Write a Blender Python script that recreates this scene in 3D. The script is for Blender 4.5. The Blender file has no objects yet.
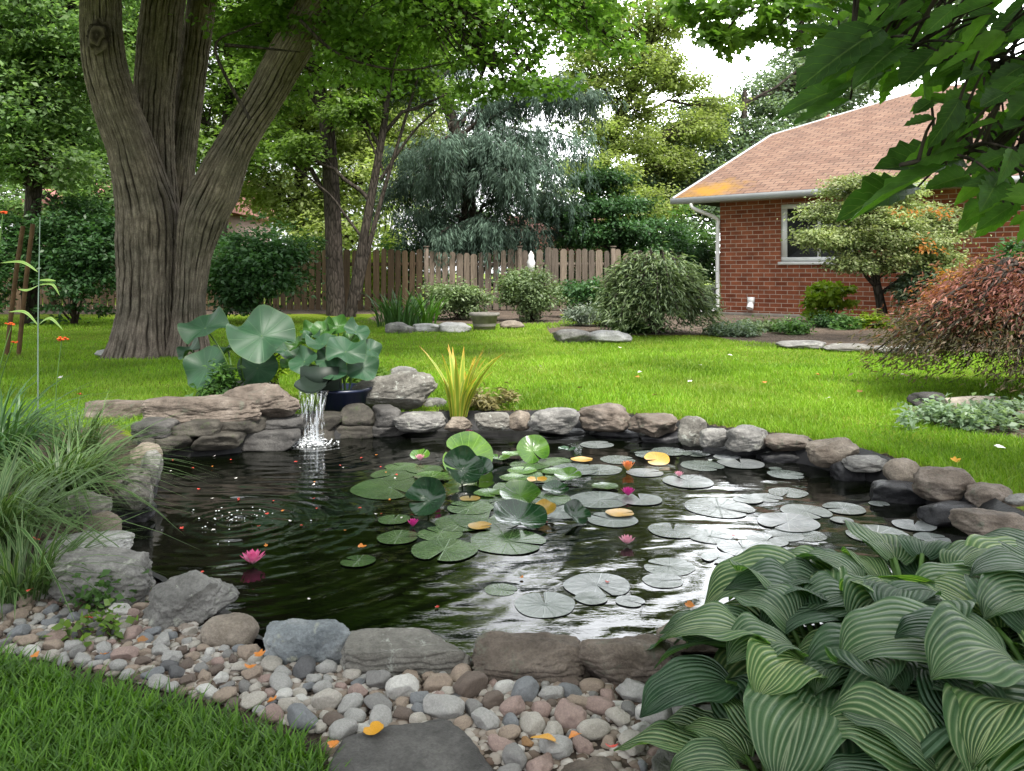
import bpy, bmesh, math, random
import numpy as np
from mathutils import Vector, Matrix

# ------------------------------------------------------------------ scene, camera, light
SC = bpy.context.scene
COL = SC.collection
F = 800.0            # focal length in pixels
HOR = 272.0          # horizon row
CH = 1.0             # camera height above the lawn
WZ = -0.12           # water level

cam_d = bpy.data.cameras.new('camera')
cam = bpy.data.objects.new('camera', cam_d)
COL.objects.link(cam)
cam_d.sensor_width = 36.0
cam_d.lens = F / 1024.0 * 36.0
cam_d.shift_y = -(385.5 - HOR) / 1024.0
cam_d.clip_start = 0.02
cam_d.clip_end = 2000
cam.location = (0, 0, CH)
cam.rotation_euler = (math.radians(90), 0, 0)
SC.camera = cam

SUN_EL, SUN_AZ = math.radians(58), math.radians(150)     # azimuth clockwise from +Y
W = bpy.data.worlds.new('World'); SC.world = W
W.use_nodes = True
nt = W.node_tree
for n in list(nt.nodes): nt.nodes.remove(n)
sky = nt.nodes.new('ShaderNodeTexSky'); sky.sky_type = 'NISHITA'; sky.sun_disc = False
sky.sun_elevation = SUN_EL; sky.sun_rotation = SUN_AZ
sky.air_density = 1.0; sky.dust_density = 4.0
hs = nt.nodes.new('ShaderNodeHueSaturation'); hs.inputs['Saturation'].default_value = 0.22
hs.inputs['Value'].default_value = 1.0
mxw = nt.nodes.new('ShaderNodeMix'); mxw.data_type = 'RGBA'
mxw.inputs[0].default_value = 0.55
mxw.inputs[7].default_value = (12.5, 12.8, 13.2, 1)       # even cloud cover over the sky
bg = nt.nodes.new('ShaderNodeBackground'); bg.inputs[1].default_value = 0.15
ow = nt.nodes.new('ShaderNodeOutputWorld')
nt.links.new(sky.outputs[0], hs.inputs['Color'])
nt.links.new(hs.outputs[0], mxw.inputs[6])
tcw = nt.nodes.new('ShaderNodeTexCoord')
vdot = nt.nodes.new('ShaderNodeVectorMath'); vdot.operation = 'DOT_PRODUCT'
_b = Vector((math.sin(math.radians(22)) * math.cos(math.radians(17)), math.cos(math.radians(22)) * math.cos(math.radians(17)), math.sin(math.radians(17))))
vdot.inputs[1].default_value = _b
nt.links.new(tcw.outputs['Generated'], vdot.inputs[0])
mr = nt.nodes.new('ShaderNodeMapRange'); mr.interpolation_type = 'SMOOTHSTEP'
mr.inputs['From Min'].default_value = .87; mr.inputs['From Max'].default_value = .985
mr.inputs['To Min'].default_value = 1.0; mr.inputs['To Max'].default_value = 4.6
nt.links.new(vdot.outputs['Value'], mr.inputs['Value'])
vsc = nt.nodes.new('ShaderNodeVectorMath'); vsc.operation = 'SCALE'
nt.links.new(mxw.outputs[2], vsc.inputs[0]); nt.links.new(mr.outputs[0], vsc.inputs['Scale'])
nt.links.new(vsc.outputs[0], bg.inputs[0])
nt.links.new(bg.outputs[0], ow.inputs[0])

sd_ = bpy.data.lights.new('sun', 'SUN'); sun = bpy.data.objects.new('sun', sd_); COL.objects.link(sun)
sd_.energy = 4.6; sd_.angle = math.radians(10); sd_.color = (1.0, 0.95, 0.86)
sdir = Vector((math.sin(SUN_AZ) * math.cos(SUN_EL), math.cos(SUN_AZ) * math.cos(SUN_EL), math.sin(SUN_EL)))
sun.rotation_euler = sdir.to_track_quat('Z', 'Y').to_euler()
sun.location = (6, -6, 20)

SC.view_settings.view_transform = 'Standard'
SC.view_settings.look = 'None'
SC.view_settings.exposure = 0.62
SC.view_settings.gamma = 1.0
SC.render.engine = 'CYCLES'
cy = SC.cycles
cy.max_bounces = 7; cy.diffuse_bounces = 3; cy.glossy_bounces = 3
cy.transmission_bounces = 4; cy.transparent_max_bounces = 6
cy.use_denoising = True
cy.sample_clamp_indirect = 6.0

RNG = np.random.default_rng(7)
random.seed(7)

# ------------------------------------------------------------------ helpers
def P(px, py, z=0.0):
    """Point of the plane at height z seen at a pixel."""
    y = (CH - z) * F / (py - HOR)
    return np.array([(px - 512) / F * y, y, z])

def PY(px, py, y):
    return np.array([(px - 512) / F * y, y, CH + (HOR - py) / F * y])

def screen(p):
    return 512 + F * p[0] / max(p[1], .05), HOR - F * (p[2] - CH) / max(p[1], .05)

def tag(o, label=None, cat=None, group=None, kind=None):
    if label: o['label'] = label
    if cat: o['category'] = cat
    if group: o['group'] = group
    if kind: o['kind'] = kind
    return o

def empty(name, loc, label=None, cat=None, group=None):
    o = bpy.data.objects.new(name, None); COL.objects.link(o)
    o.location = [float(v) for v in loc]
    o.empty_display_size = 0.1
    return tag(o, label, cat, group)

def link(name, me, mats=None, parent=None, loc=None):
    o = bpy.data.objects.new(name, me); COL.objects.link(o)
    if mats is not None:
        for m in (mats if isinstance(mats, (list, tuple)) else [mats]): me.materials.append(m)
    if parent is not None:
        o.parent = parent
    if loc is not None: o.location = [float(v) for v in loc]
    return o

def mesh_np(name, V, faces, rnd=None, uv=None, smooth=False, mi=None):
    """faces: list of (m,k) int arrays. rnd per vertex float. uv per vertex (n,2)."""
    V = np.asarray(V, dtype=np.float32)
    if not isinstance(faces, list): faces = [faces]
    faces = [np.asarray(f, dtype=np.int32) for f in faces if len(f)]
    me = bpy.data.meshes.new(name)
    me.vertices.add(len(V)); me.vertices.foreach_set('co', V.ravel())
    li = np.concatenate([f.ravel() for f in faces])
    starts = []; s = 0
    for f in faces:
        m, k = f.shape
        starts.append(s + np.arange(m) * k); s += m * k
    st = np.concatenate(starts).astype(np.int32)
    me.loops.add(len(li)); me.loops.foreach_set('vertex_index', li)
    me.polygons.add(len(st)); me.polygons.foreach_set('loop_start', st)
    if mi is not None: me.polygons.foreach_set('material_index', np.asarray(mi, dtype=np.int32))
    me.update(calc_edges=True)
    if rnd is not None:
        a = me.attributes.new('rnd', 'FLOAT', 'POINT')
        a.data.foreach_set('value', np.asarray(rnd, dtype=np.float32))
    if uv is not None:
        l = me.uv_layers.new(name='UVMap')
        l.data.foreach_set('uv', np.asarray(uv, dtype=np.float32)[li].ravel())
    if smooth: me.polygons.foreach_set('use_smooth', np.ones(len(st), dtype=bool))
    return me

class MB:
    """Collects vertices and faces of one mesh."""
    def __init__(self): self.v = []; self.f = {}; self.n = 0; self.r = []; self.u = []; self.mi = {}
    def add(self, V, Fc, rnd=0.5, uv=None, mi=0):
        V = np.asarray(V, dtype=float)
        Fs = Fc if isinstance(Fc, list) and isinstance(Fc[0], np.ndarray) else [Fc]
        for fc in Fs:
            fc = np.asarray(fc, dtype=int)
            if not len(fc): continue
            self.f.setdefault(fc.shape[1], []).append(fc + self.n)
            self.mi.setdefault(fc.shape[1], []).append(np.full(len(fc), mi))
        self.v.append(V); self.n += len(V)
        self.r.append(np.broadcast_to(np.asarray(rnd, dtype=float), (len(V),)))
        self.u.append(np.zeros((len(V), 2)) if uv is None else np.asarray(uv, dtype=float))
    def box(self, c, s, rot=None, rnd=.5, mi=0):
        c = np.asarray(c, float); s = np.asarray(s, float) / 2
        V = np.array([[x, y, z] for x in (-1, 1) for y in (-1, 1) for z in (-1, 1)], float) * s
        if rot is not None: V = V @ np.asarray(rot).T
        Fc = [[0, 1, 3, 2], [4, 6, 7, 5], [0, 4, 5, 1], [2, 3, 7, 6], [0, 2, 6, 4], [1, 5, 7, 3]]
        self.add(V + c, Fc, rnd, mi=mi)
    def tube(self, pts, rad, n=8, rnd=.5, mi=0, cap=True):
        pts = np.asarray(pts, float); rad = np.broadcast_to(np.asarray(rad, float), (len(pts),))
        T = np.gradient(pts, axis=0); T /= np.linalg.norm(T, axis=1)[:, None] + 1e-9
        ref = np.array([0.13, 0.99, 0.07]) if abs(T[:, 2]).mean() > .6 else np.array([0.1, 0.05, 1.0])
        A = np.cross(T, ref); A /= np.linalg.norm(A, axis=1)[:, None] + 1e-9
        B = np.cross(T, A)
        th = np.linspace(0, 2 * np.pi, n, endpoint=False)
        V = pts[:, None, :] + rad[:, None, None] * (np.cos(th)[None, :, None] * A[:, None, :] + np.sin(th)[None, :, None] * B[:, None, :])
        m = len(pts)
        i = np.arange(m - 1)[:, None] * n; j = np.arange(n)[None, :]; k = (j + 1) % n
        Fc = np.stack([i + j, i + k, i + n + k, i + n + j], -1).reshape(-1, 4)
        u = np.stack([np.broadcast_to(j / n, (m, n)), np.broadcast_to(np.arange(m)[:, None] / m, (m, n))], -1).reshape(-1, 2)
        self.add(V.reshape(-1, 3), Fc, rnd, u, mi)
        if cap:
            vv = V.reshape(-1, 3)
            for ring, c in ((V[0], pts[0]), (V[-1], pts[-1])):
                self.add(np.vstack([ring, c[None]]), [[a, (a + 1) % n, n] for a in range(n)], rnd, mi=mi)
    def mesh(self, name, smooth=False):
        ks = sorted(self.f)
        faces = [np.concatenate(self.f[k]) for k in ks]
        mi = np.concatenate([np.concatenate(self.mi[k]) for k in ks])
        return mesh_np(name, np.concatenate(self.v), faces, np.concatenate(self.r), np.concatenate(self.u), smooth, mi)
    def build(self, name, mats, parent=None, smooth=False, loc=None):
        return link(name, self.mesh(name, smooth), mats, parent, loc)

_ico = {}
def ico(n):
    if n not in _ico:
        bm = bmesh.new(); bmesh.ops.create_icosphere(bm, subdivisions=n, radius=1)
        bm.verts.ensure_lookup_table()
        _ico[n] = (np.array([v.co[:] for v in bm.verts]), np.array([[v.index for v in f.verts] for f in bm.faces])); bm.free()
    return _ico[n]

def _hash(ix, iy, iz, seed):
    h = (ix.astype(np.int64) * 374761393 + iy.astype(np.int64) * 668265263 + iz.astype(np.int64) * 2147483647 + seed * 974711) & 0xffffffff
    h = ((h ^ (h >> 13)) * 1274126177) & 0xffffffff
    h = (h ^ (h >> 16)) & 0xffffffff
    return h / 4294967295.0

def vnoise(p, seed=0):
    p = np.asarray(p, float)
    i = np.floor(p).astype(np.int64); f = p - i; f = f * f * (3 - 2 * f)
    r = 0
    for dx in (0, 1):
        for dy in (0, 1):
            for dz in (0, 1):
                w = (f[:, 0] if dx else 1 - f[:, 0]) * (f[:, 1] if dy else 1 - f[:, 1]) * (f[:, 2] if dz else 1 - f[:, 2])
                r = r + w * _hash(i[:, 0] + dx, i[:, 1] + dy, i[:, 2] + dz, seed)
    return r * 2 - 1

def fbm(p, seed=0, o=4, g=.5):
    a = 1; s = 0; q = np.asarray(p, float)
    for k in range(o):
        s = s + a * vnoise(q, seed + k); q = q * 2.03; a *= g
    return s

def spline(pts, n=40, closed=False):
    pts = np.asarray(pts, float); m = len(pts); out = []
    segs = m if closed else m - 1
    per = max(2, n // segs)
    for i in range(segs):
        if closed: a, b, c, d = pts[(i - 1) % m], pts[i], pts[(i + 1) % m], pts[(i + 2) % m]
        else: a, b, c, d = pts[max(i - 1, 0)], pts[i], pts[i + 1], pts[min(i + 2, m - 1)]
        t = np.linspace(0, 1, per, endpoint=False)[:, None]
        out.append(.5 * ((2 * b) + (-a + c) * t + (2 * a - 5 * b + 4 * c - d) * t ** 2 + (-a + 3 * b - 3 * c + d) * t ** 3))
    if not closed: out.append(pts[-1:])
    return np.concatenate(out)

def inside(poly, Q):
    x, y = Q[:, 0], Q[:, 1]; r = np.zeros(len(Q), bool)
    n = len(poly)
    for i in range(n):
        x1, y1 = poly[i][:2]; x2, y2 = poly[(i + 1) % n][:2]
        c = ((y1 > y) != (y2 > y)) & (x < (x2 - x1) * (y - y1) / (y2 - y1 + 1e-12) + x1)
        r ^= c
    return r

def sdist(poly, Q):
    """signed distance to closed polygon, negative inside"""
    d = np.full(len(Q), 1e9); n = len(poly)
    for i in range(n):
        a = poly[i][:2]; b = poly[(i + 1) % n][:2]
        ab = b - a; t = np.clip(((Q - a) @ ab) / (ab @ ab + 1e-12), 0, 1)
        dd = np.linalg.norm(Q - (a + t[:, None] * ab), axis=1)
        d = np.minimum(d, dd)
    return np.where(inside(poly, Q), -d, d)

# ------------------------------------------------------------------ materials
def mat(name):
    m = bpy.data.materials.new(name); m.use_nodes = True
    t = m.node_tree
    for n in list(t.nodes): t.nodes.remove(n)
    o = t.nodes.new('ShaderNodeOutputMaterial')
    return m, t, o

def N(t, typ, **kw):
    n = t.nodes.new(typ)
    for k, v in kw.items(): setattr(n, k, v)
    return n

def ramp(t, stops, src=None):
    r = t.nodes.new('ShaderNodeValToRGB')
    e = r.color_ramp.elements
    while len(e) < len(stops): e.new(.5)
    for i, (p, c) in enumerate(stops):
        e[i].position = p; e[i].color = (*c[:3], 1)
    if src is not None: t.links.new(src, r.inputs[0])
    return r

def mixc(t, fac, a, b, blend='MIX'):
    m = t.nodes.new('ShaderNodeMix'); m.data_type = 'RGBA'; m.blend_type = blend
    for sock, v in ((m.inputs[0], fac), (m.inputs[6], a), (m.inputs[7], b)):
        if isinstance(v, (int, float)): sock.default_value = v
        elif isinstance(v, (tuple, list)): sock.default_value = (*v[:3], 1)
        else: t.links.new(v, sock)
    return m.outputs[2]

def noise(t, scale, detail=4, rough=.55, vec=None, dist=0.0):
    n = t.nodes.new('ShaderNodeTexNoise')
    n.inputs['Scale'].default_value = scale; n.inputs['Detail'].default_value = detail
    n.inputs['Roughness'].default_value = rough; n.inputs['Distortion'].default_value = dist
    if vec is not None: t.links.new(vec, n.inputs['Vector'])
    return n

def math_(t, op, a, b=None, clamp=False):
    m = t.nodes.new('ShaderNodeMath'); m.operation = op; m.use_clamp = clamp
    for s, v in ((m.inputs[0], a), (m.inputs[1], b)):
        if v is None: continue
        if isinstance(v, (int, float)): s.default_value = v
        else: t.links.new(v, s)
    return m.outputs[0]

def bump(t, h, strength=.5, dist=.02):
    b = t.nodes.new('ShaderNodeBump'); b.inputs['Strength'].default_value = strength
    b.inputs['Distance'].default_value = dist
    t.links.new(h, b.inputs['Height'])
    return b.outputs[0]

def prin(t, o, col, rough=.6, spec=.5, normal=None, metal=0.0):
    b = t.nodes.new('ShaderNodeBsdfPrincipled')
    if isinstance(col, (tuple, list)): b.inputs['Base Color'].default_value = (*col[:3], 1)
    else: t.links.new(col, b.inputs['Base Color'])
    if isinstance(rough, (int, float)): b.inputs['Roughness'].default_value = rough
    else: t.links.new(rough, b.inputs['Roughness'])
    b.inputs['Specular IOR Level'].default_value = spec
    b.inputs['Metallic'].default_value = metal
    if normal is not None: t.links.new(normal, b.inputs['Normal'])
    if o is not None: t.links.new(b.outputs[0], o.inputs[0])
    return b

def uvnode_early(t): return t.nodes.new('ShaderNodeTexCoord').outputs['UV']

def objco(t, randomise=False):
    c = t.nodes.new('ShaderNodeTexCoord')
    if not randomise: return c.outputs['Object']
    oi = t.nodes.new('ShaderNodeObjectInfo')
    v = t.nodes.new('ShaderNodeVectorMath'); v.operation = 'ADD'
    s = t.nodes.new('ShaderNodeVectorMath'); s.operation = 'SCALE'
    s.inputs[0].default_value = (13, 7, 5); t.links.new(oi.outputs['Random'], s.inputs['Scale'])
    t.links.new(c.outputs['Object'], v.inputs[0]); t.links.new(s.outputs[0], v.inputs[1])
    return v.outputs[0]

def leaf_mat(name, cols, trans=.35, rough=.45, spec=.4, nscale=.6, var=.35, hue=None):
    """cols: dark..light leaf colours picked by the per-leaf value."""
    m, t, o = mat(name)
    a = N(t, 'ShaderNodeAttribute', attribute_name='rnd')
    r = ramp(t, [(i / (len(cols) - 1), c) for i, c in enumerate(cols)], a.outputs['Fac'])
    g = t.nodes.new('ShaderNodeNewGeometry')
    n = noise(t, nscale, 2, .5, g.outputs['Position'])
    k = ramp(t, [(.3, (1 - var,) * 3), (.7, (1 + var,) * 3)], n.outputs[0])
    c = mixc(t, 1.0, r.outputs[0], k.outputs[0], 'MULTIPLY')
    b = prin(t, None, c, rough, spec)
    tr = t.nodes.new('ShaderNodeBsdfTranslucent')
    c2 = mixc(t, 1.0, c, (1.15, 1.25, .65), 'MULTIPLY')
    t.links.new(c2, tr.inputs[0])
    mx = t.nodes.new('ShaderNodeMixShader'); mx.inputs[0].default_value = trans
    t.links.new(b.outputs[0], mx.inputs[1]); t.links.new(tr.outputs[0], mx.inputs[2])
    t.links.new(mx.outputs[0], o.inputs[0])
    return m

def stone_mat(name, ca, cb, cc, lichen=None, bumpk=.6, scale=1.0, wet=0.0):
    m, t, o = mat(name)
    v = objco(t, True)
    n1 = noise(t, 7 * scale, 5, .6, v); n2 = noise(t, 45 * scale, 6, .7, v); n3 = noise(t, 160 * scale, 3, .6, v)
    r1 = ramp(t, [(.3, ca), (.52, cb), (.72, cc)], n1.outputs[0])
    k = ramp(t, [(.3, (.62,) * 3), (.55, (1,) * 3), (.75, (1.3,) * 3)], n2.outputs[0])
    c = mixc(t, .8, r1.outputs[0], k.outputs[0], 'MULTIPLY')
    k2 = ramp(t, [(.35, (.7,) * 3), (.6, (1.15,) * 3)], n3.outputs[0])
    c = mixc(t, .6, c, k2.outputs[0], 'MULTIPLY')
    if lichen:
        n4 = noise(t, 16 * scale, 5, .7, v, .6)
        f = ramp(t, [(.57, (0, 0, 0)), (.66, (1, 1, 1))], n4.outputs[0])
        c = mixc(t, f.outputs[0], c, lichen)
    h = math_(t, 'ADD', n2.outputs[0], math_(t, 'MULTIPLY', n3.outputs[0], .5))
    prin(t, o, c, .8 - .55 * wet, .35, bump(t, h, bumpk, .012))
    return m

def flat_mat(name, col, rough=.6, spec=.4, var=.15, scale=8, bumpk=0.0, metal=0.0):
    m, t, o = mat(name)
    n = noise(t, scale, 5, .6, objco(t))
    k = ramp(t, [(.3, (1 - var,) * 3), (.7, (1 + var,) * 3)], n.outputs[0])
    c = mixc(t, 1.0, col, k.outputs[0], 'MULTIPLY')
    prin(t, o, c, rough, spec, bump(t, n.outputs[0], bumpk, .01) if bumpk else None, metal)
    return m

def bark_mat(name, dark, light, sx=9, sz=1.3, k=1.0, moss=None):
    m, t, o = mat(name)
    mp = t.nodes.new('ShaderNodeMapping'); mp.inputs['Scale'].default_value = (sx, sx, sz)
    c = t.nodes.new('ShaderNodeTexCoord')
    nd = noise(t, 1.6, 3, .5, c.outputs['Object'])
    mv = mixc(t, .12, c.outputs['Object'], nd.outputs['Color'])
    t.links.new(mv, mp.inputs[0])
    vo = t.nodes.new('ShaderNodeTexVoronoi'); vo.feature = 'DISTANCE_TO_EDGE'; vo.inputs['Scale'].default_value = 1.6
    t.links.new(mp.outputs[0], vo.inputs['Vector'])
    n = noise(t, 3.0, 8, .75, mp.outputs[0])
    n2 = noise(t, 1.1, 3, .5, c.outputs['Object'])
    h = math_(t, 'ADD', math_(t, 'MULTIPLY', math_(t, 'MINIMUM', vo.outputs['Distance'], .22), 3.2), math_(t, 'MULTIPLY', n.outputs[0], .8))
    r = ramp(t, [(.3, dark), (.95, light)], h)
    kk = ramp(t, [(.35, (.75,) * 3), (.65, (1.2,) * 3)], n2.outputs[0])
    cc = mixc(t, 1.0, r.outputs[0], kk.outputs[0], 'MULTIPLY')
    if moss:
        n5 = noise(t, 2.2, 5, .7, c.outputs['Object'])
        f = ramp(t, [(.52, (0, 0, 0)), (.7, (.5, .5, .5))], n5.outputs[0])
        cc = mixc(t, f.outputs[0], cc, moss)
    prin(t, o, cc, .9, .15, bump(t, h, k, .03))
    return m

M = {}
M['bark'] = bark_mat('grey_brown_bark', (.03, .023, .018), (.20, .165, .135), 10, 1.5, 1.0, (.10, .10, .06))
M['bark_dark'] = bark_mat('dark_bark', (.012, .010, .008), (.06, .05, .042), 12, 2.5, .6)
M['twig'] = flat_mat('twig_bark', (.035, .026, .018), .85, .2, .3, 20)
M['lf_maple'] = leaf_mat('maple_leaf', [(.075, .155, .03), (.125, .235, .042), (.19, .31, .065)], .58)
M['lf_bright'] = leaf_mat('bright_leaf', [(.08, .155, .03), (.135, .23, .045), (.21, .32, .075)], .55)
M['lf_green_haze'] = leaf_mat('hazy_green_leaf', [(.09, .17, .06), (.155, .26, .095), (.27, .38, .17)], .55)  # bluish-white background haze is blended into the green
M['lf_yellow'] = leaf_mat('yellow_green_leaf', [(.19, .25, .075), (.30, .37, .125), (.44, .50, .22)], .55)
M['lf_mid'] = leaf_mat('mid_green_leaf', [(.045, .10, .03), (.075, .16, .042), (.12, .23, .065)], .45)
M['lf_dark'] = leaf_mat('dark_green_leaf', [(.026, .066, .026), (.05, .12, .042), (.09, .19, .068)], .38)
M['lf_blue_haze'] = leaf_mat('hazy_blue_green_leaf', [(.09, .145, .09), (.16, .23, .15), (.27, .35, .24)], .45)  # blue green lightened, distance haze is put into the base colours
M['needle'] = leaf_mat('blue_needle', [(.035, .058, .045), (.065, .108, .08), (.13, .195, .148)], .15, .6, .2)
M['needle_dead'] = leaf_mat('grey_twig_needle', [(.05, .042, .038), (.09, .078, .07), (.13, .115, .10)], .1, .8, .1)
M['lf_sage'] = leaf_mat('sage_leaf', [(.06, .10, .045), (.13, .185, .085), (.24, .31, .16)], .3)
M['lf_silver'] = leaf_mat('silver_leaf', [(.12, .17, .12), (.22, .28, .21), (.36, .41, .33)], .2)
M['lf_pale'] = leaf_mat('variegated_leaf', [(.12, .19, .065), (.27, .33, .14), (.46, .48, .27)], .35, .5, .35, 1.2)
M['lf_lime'] = leaf_mat('lime_leaf', [(.14, .24, .02), (.24, .36, .03), (.36, .46, .05)], .45)
M['lf_gold'] = leaf_mat('gold_leaf', [(.3, .22, .03), (.42, .30, .05), (.4, .38, .1)], .4)
M['lf_orange'] = leaf_mat('orange_leaf', [(.35, .10, .03), (.42, .17, .04), (.4, .26, .07)], .4)
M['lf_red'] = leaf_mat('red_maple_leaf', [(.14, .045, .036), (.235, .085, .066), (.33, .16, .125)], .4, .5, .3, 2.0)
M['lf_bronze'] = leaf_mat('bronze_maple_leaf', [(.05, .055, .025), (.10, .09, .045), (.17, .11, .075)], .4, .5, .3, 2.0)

# ------------------------------------------------------------------ plan of the garden
pond_px = [(160, 458), (228, 454), (284, 443), (340, 438), (410, 433), (470, 430), (540, 431), (610, 433), (670, 440),
           (720, 449), (780, 459), (830, 470), (870, 481), (905, 494), (945, 513), (985, 535), (1010, 560), (985, 590), (900, 622),
           (800, 652), (715, 668), (640, 684), (560, 690), (470, 688), (380, 682), (300, 672), (258, 656), (232, 628), (196, 610),
           (150, 586), (128, 556), (116, 536), (122, 520), (140, 505), (156, 488), (160, 472)]
POND = spline([P(x, y, WZ)[:2] for x, y in pond_px], 180, True)
peb_px = [(-60, 590), (20, 610), (90, 598), (150, 600), (200, 640), (260, 668), (340, 682), (470, 690), (580, 698), (640, 690), (700, 700),
          (760, 720), (760, 800), (340, 800), (320, 748), (230, 722), (120, 690), (40, 672), (-60, 664)]
PEB = np.array([P(x, y, -.03)[:2] for x, y in peb_px])
# raised ground behind the waterfall, mulch beds
bed_house_px = [(690, 313), (760, 314), (860, 318), (960, 322), (1100, 330), (1180, 352), (1000, 352), (880, 352), (800, 347), (740, 341), (690, 336), (620, 338), (560, 338), (540, 330), (600, 322), (660, 315)]
BED_H = np.array([P(x, y)[:2] for x, y in bed_house_px])
BED_F = np.array([(-18., 17.6), (-3.2, 17.4), (-2.6, 15.6), (-.6, 15.2), (.9, 15.6), (1.2, 18.), (4.9, 19.), (4.9, 24), (-18, 24.)])
bed_maple_px = [(905, 408), (960, 402), (1100, 400), (1250, 420), (1200, 440), (1040, 440), (960, 432), (915, 420)]
BED_M = np.array([P(x, y)[:2] for x, y in bed_maple_px])
bed_left_px = [(-200, 470), (-20, 440), (60, 430), (115, 425), (145, 440), (140, 470), (128, 500), (105, 530), (50, 560), (60, 600), (-10, 612), (-200, 640)]
BED_L = np.array([P(x, y)[:2] for x, y in bed_left_px])
BED_R = np.array([(.30, 1.2), (.35, 2.0), (.75, 2.25), (1.6, 2.4), (2.4, 2.0), (2.4, .6), (.5, .6)])

def ground_z(Q, d=None):
    if d is None: d = sdist(POND, Q)
    z = np.interp(d, [-1.2, -.5, -.12, 0, .07, .16], [-.75, -.6, -.32, -.125, -.03, 0])
    return z

def gz(x, y):
    return float(ground_z(np.array([[x, y]]))[0])

# ---- ground sheet
def axis(lo, a, b, hi, step):
    mid = np.arange(a, b, step)
    left = a - np.cumsum(np.geomspace(step, (a - lo) * .35, 26)); left = left[left > lo][::-1]
    right = b + np.cumsum(np.geomspace(step, (hi - b) * .35, 26)); right = right[right < hi]
    return np.concatenate([[lo], left, mid, right, [hi]])
gx = axis(-400, -3.2, 4.2, 400, .045); gy = axis(-300, .5, 6.4, 600, .045)
X, Y = np.meshgrid(gx, gy, indexing='ij')
Q = np.stack([X.ravel(), Y.ravel()], 1)
D = np.full(len(Q), 5.0)
nearm = (np.abs(Q[:, 0] - .5) < 5.5) & (Q[:, 1] > -1) & (Q[:, 1] < 8)
D[nearm] = sdist(POND, Q[nearm])
Z = ground_z(Q, D)
Z = Z + np.where(D > .2, .012 * vnoise(np.c_[Q * .9, np.zeros(len(Q))], 3), 0)
nx, ny = len(gx), len(gy)
ii = (np.arange(nx - 1)[:, None] * ny + np.arange(ny - 1)[None, :])
FQ = np.stack([ii, ii + ny, ii + ny + 1, ii + 1], -1).reshape(-1, 4)
C = Q[FQ].mean(1)
Dm = D[FQ].mean(1)
mi = np.zeros(len(FQ), int)
jit = np.c_[vnoise(np.c_[C * 3, C[:, :1] * 0], 5), vnoise(np.c_[C * 3, C[:, :1] * 0], 9)] * .08
for poly, idx in ((BED_H, 1), (BED_F, 1), (BED_M, 1), (BED_L, 1), (BED_R, 1), (PEB, 2)):
    mi[inside(poly, C + jit)] = idx
mi[(Dm < .16) | ((Dm < .7) & (C[:, 1] < 2.7))] = 2

def lawn_soil():
    m, t, o = mat('lawn_turf')
    g = t.nodes.new('ShaderNodeNewGeometry')
    n = noise(t, 30, 6, .7, g.outputs['Position']); n2 = noise(t, .8, 3, .5, g.outputs['Position'])
    r = ramp(t, [(.3, (.07, .10, .012)), (.5, (.12, .17, .015)), (.72, (.17, .22, .025))], n.outputs[0])
    k = ramp(t, [(.35, (.8, .85, .8)), (.65, (1.15, 1.1, 1.0))], n2.outputs[0])
    prin(t, o, mixc(t, 1, r.outputs[0], k.outputs[0], 'MULTIPLY'), .9, .1, bump(t, n.outputs[0], .8, .03))
    return m
def mulch():
    m, t, o = mat('bark_mulch')
    g = t.nodes.new('ShaderNodeNewGeometry')
    n = noise(t, 28, 7, .75, g.outputs['Position'], .4); n2 = noise(t, 3, 3, .5, g.outputs['Position'])
    r = ramp(t, [(.3, (.035, .027, .022)), (.5, (.12, .095, .078)), (.72, (.27, .225, .185))], n.outputs[0])
    k = ramp(t, [(.35, (.7, .7, .7)), (.65, (1.2, 1.15, 1.1))], n2.outputs[0])
    prin(t, o, mixc(t, 1, r.outputs[0], k.outputs[0], 'MULTIPLY'), .95, .1, bump(t, n.outputs[0], 1, .04))
    return m
def grit():
    m, t, o = mat('gritty_soil')
    g = t.nodes.new('ShaderNodeNewGeometry')
    v = t.nodes.new('ShaderNodeTexVoronoi'); v.inputs['Scale'].default_value = 45
    t.links.new(g.outputs['Position'], v.inputs['Vector'])
    n = noise(t, 9, 5, .7, g.outputs['Position'])
    r = ramp(t, [(.0, (.10, .08, .065)), (.5, (.055, .042, .034)), (1, (.02, .016, .013))], v.outputs['Distance'])
    k = ramp(t, [(.35, (.6, .6, .6)), (.65, (1.2, 1.15, 1.1))], n.outputs[0])
    prin(t, o, mixc(t, 1, r.outputs[0], k.outputs[0], 'MULTIPLY'), .9, .2, bump(t, v.outputs['Distance'], .8, .02))
    return m
gm = mesh_np('ground', np.c_[Q, Z], FQ, smooth=True, mi=mi)
o = link('ground', gm, [lawn_soil(), mulch(), grit()]); tag(o, kind='structure')

# ---- pond liner (black rubber with folds) and water
nP = len(POND)
tan = np.roll(POND, -1, 0) - np.roll(POND, 1, 0); tan /= np.linalg.norm(tan, axis=1)[:, None]
area = .5 * np.sum(POND[:, 0] * np.roll(POND[:, 1], -1) - np.roll(POND[:, 0], -1) * POND[:, 1])
nrm = np.c_[tan[:, 1], -tan[:, 0]] * (1 if area > 0 else -1)        # outward
offs = [.10, .05, .02, 0, -.03, -.07, -.14, -.3]
zz = [-.005, -.03, -.06, -.10, -.17, -.24, -.36, -.5]
LV = []
for k, (a, z) in enumerate(zip(offs, zz)):
    w = fbm(np.c_[POND * 5, np.full(nP, k * .4)], 11, 3) * .018
    LV.append(np.c_[POND + nrm * (a + w)[:, None], np.full(nP, z) + .008 + .012 * fbm(np.c_[POND * 7, np.full(nP, k * .5)], 21, 2)])
LV = np.concatenate(LV)
i = np.arange(nP); i2 = (i + 1) % nP
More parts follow.
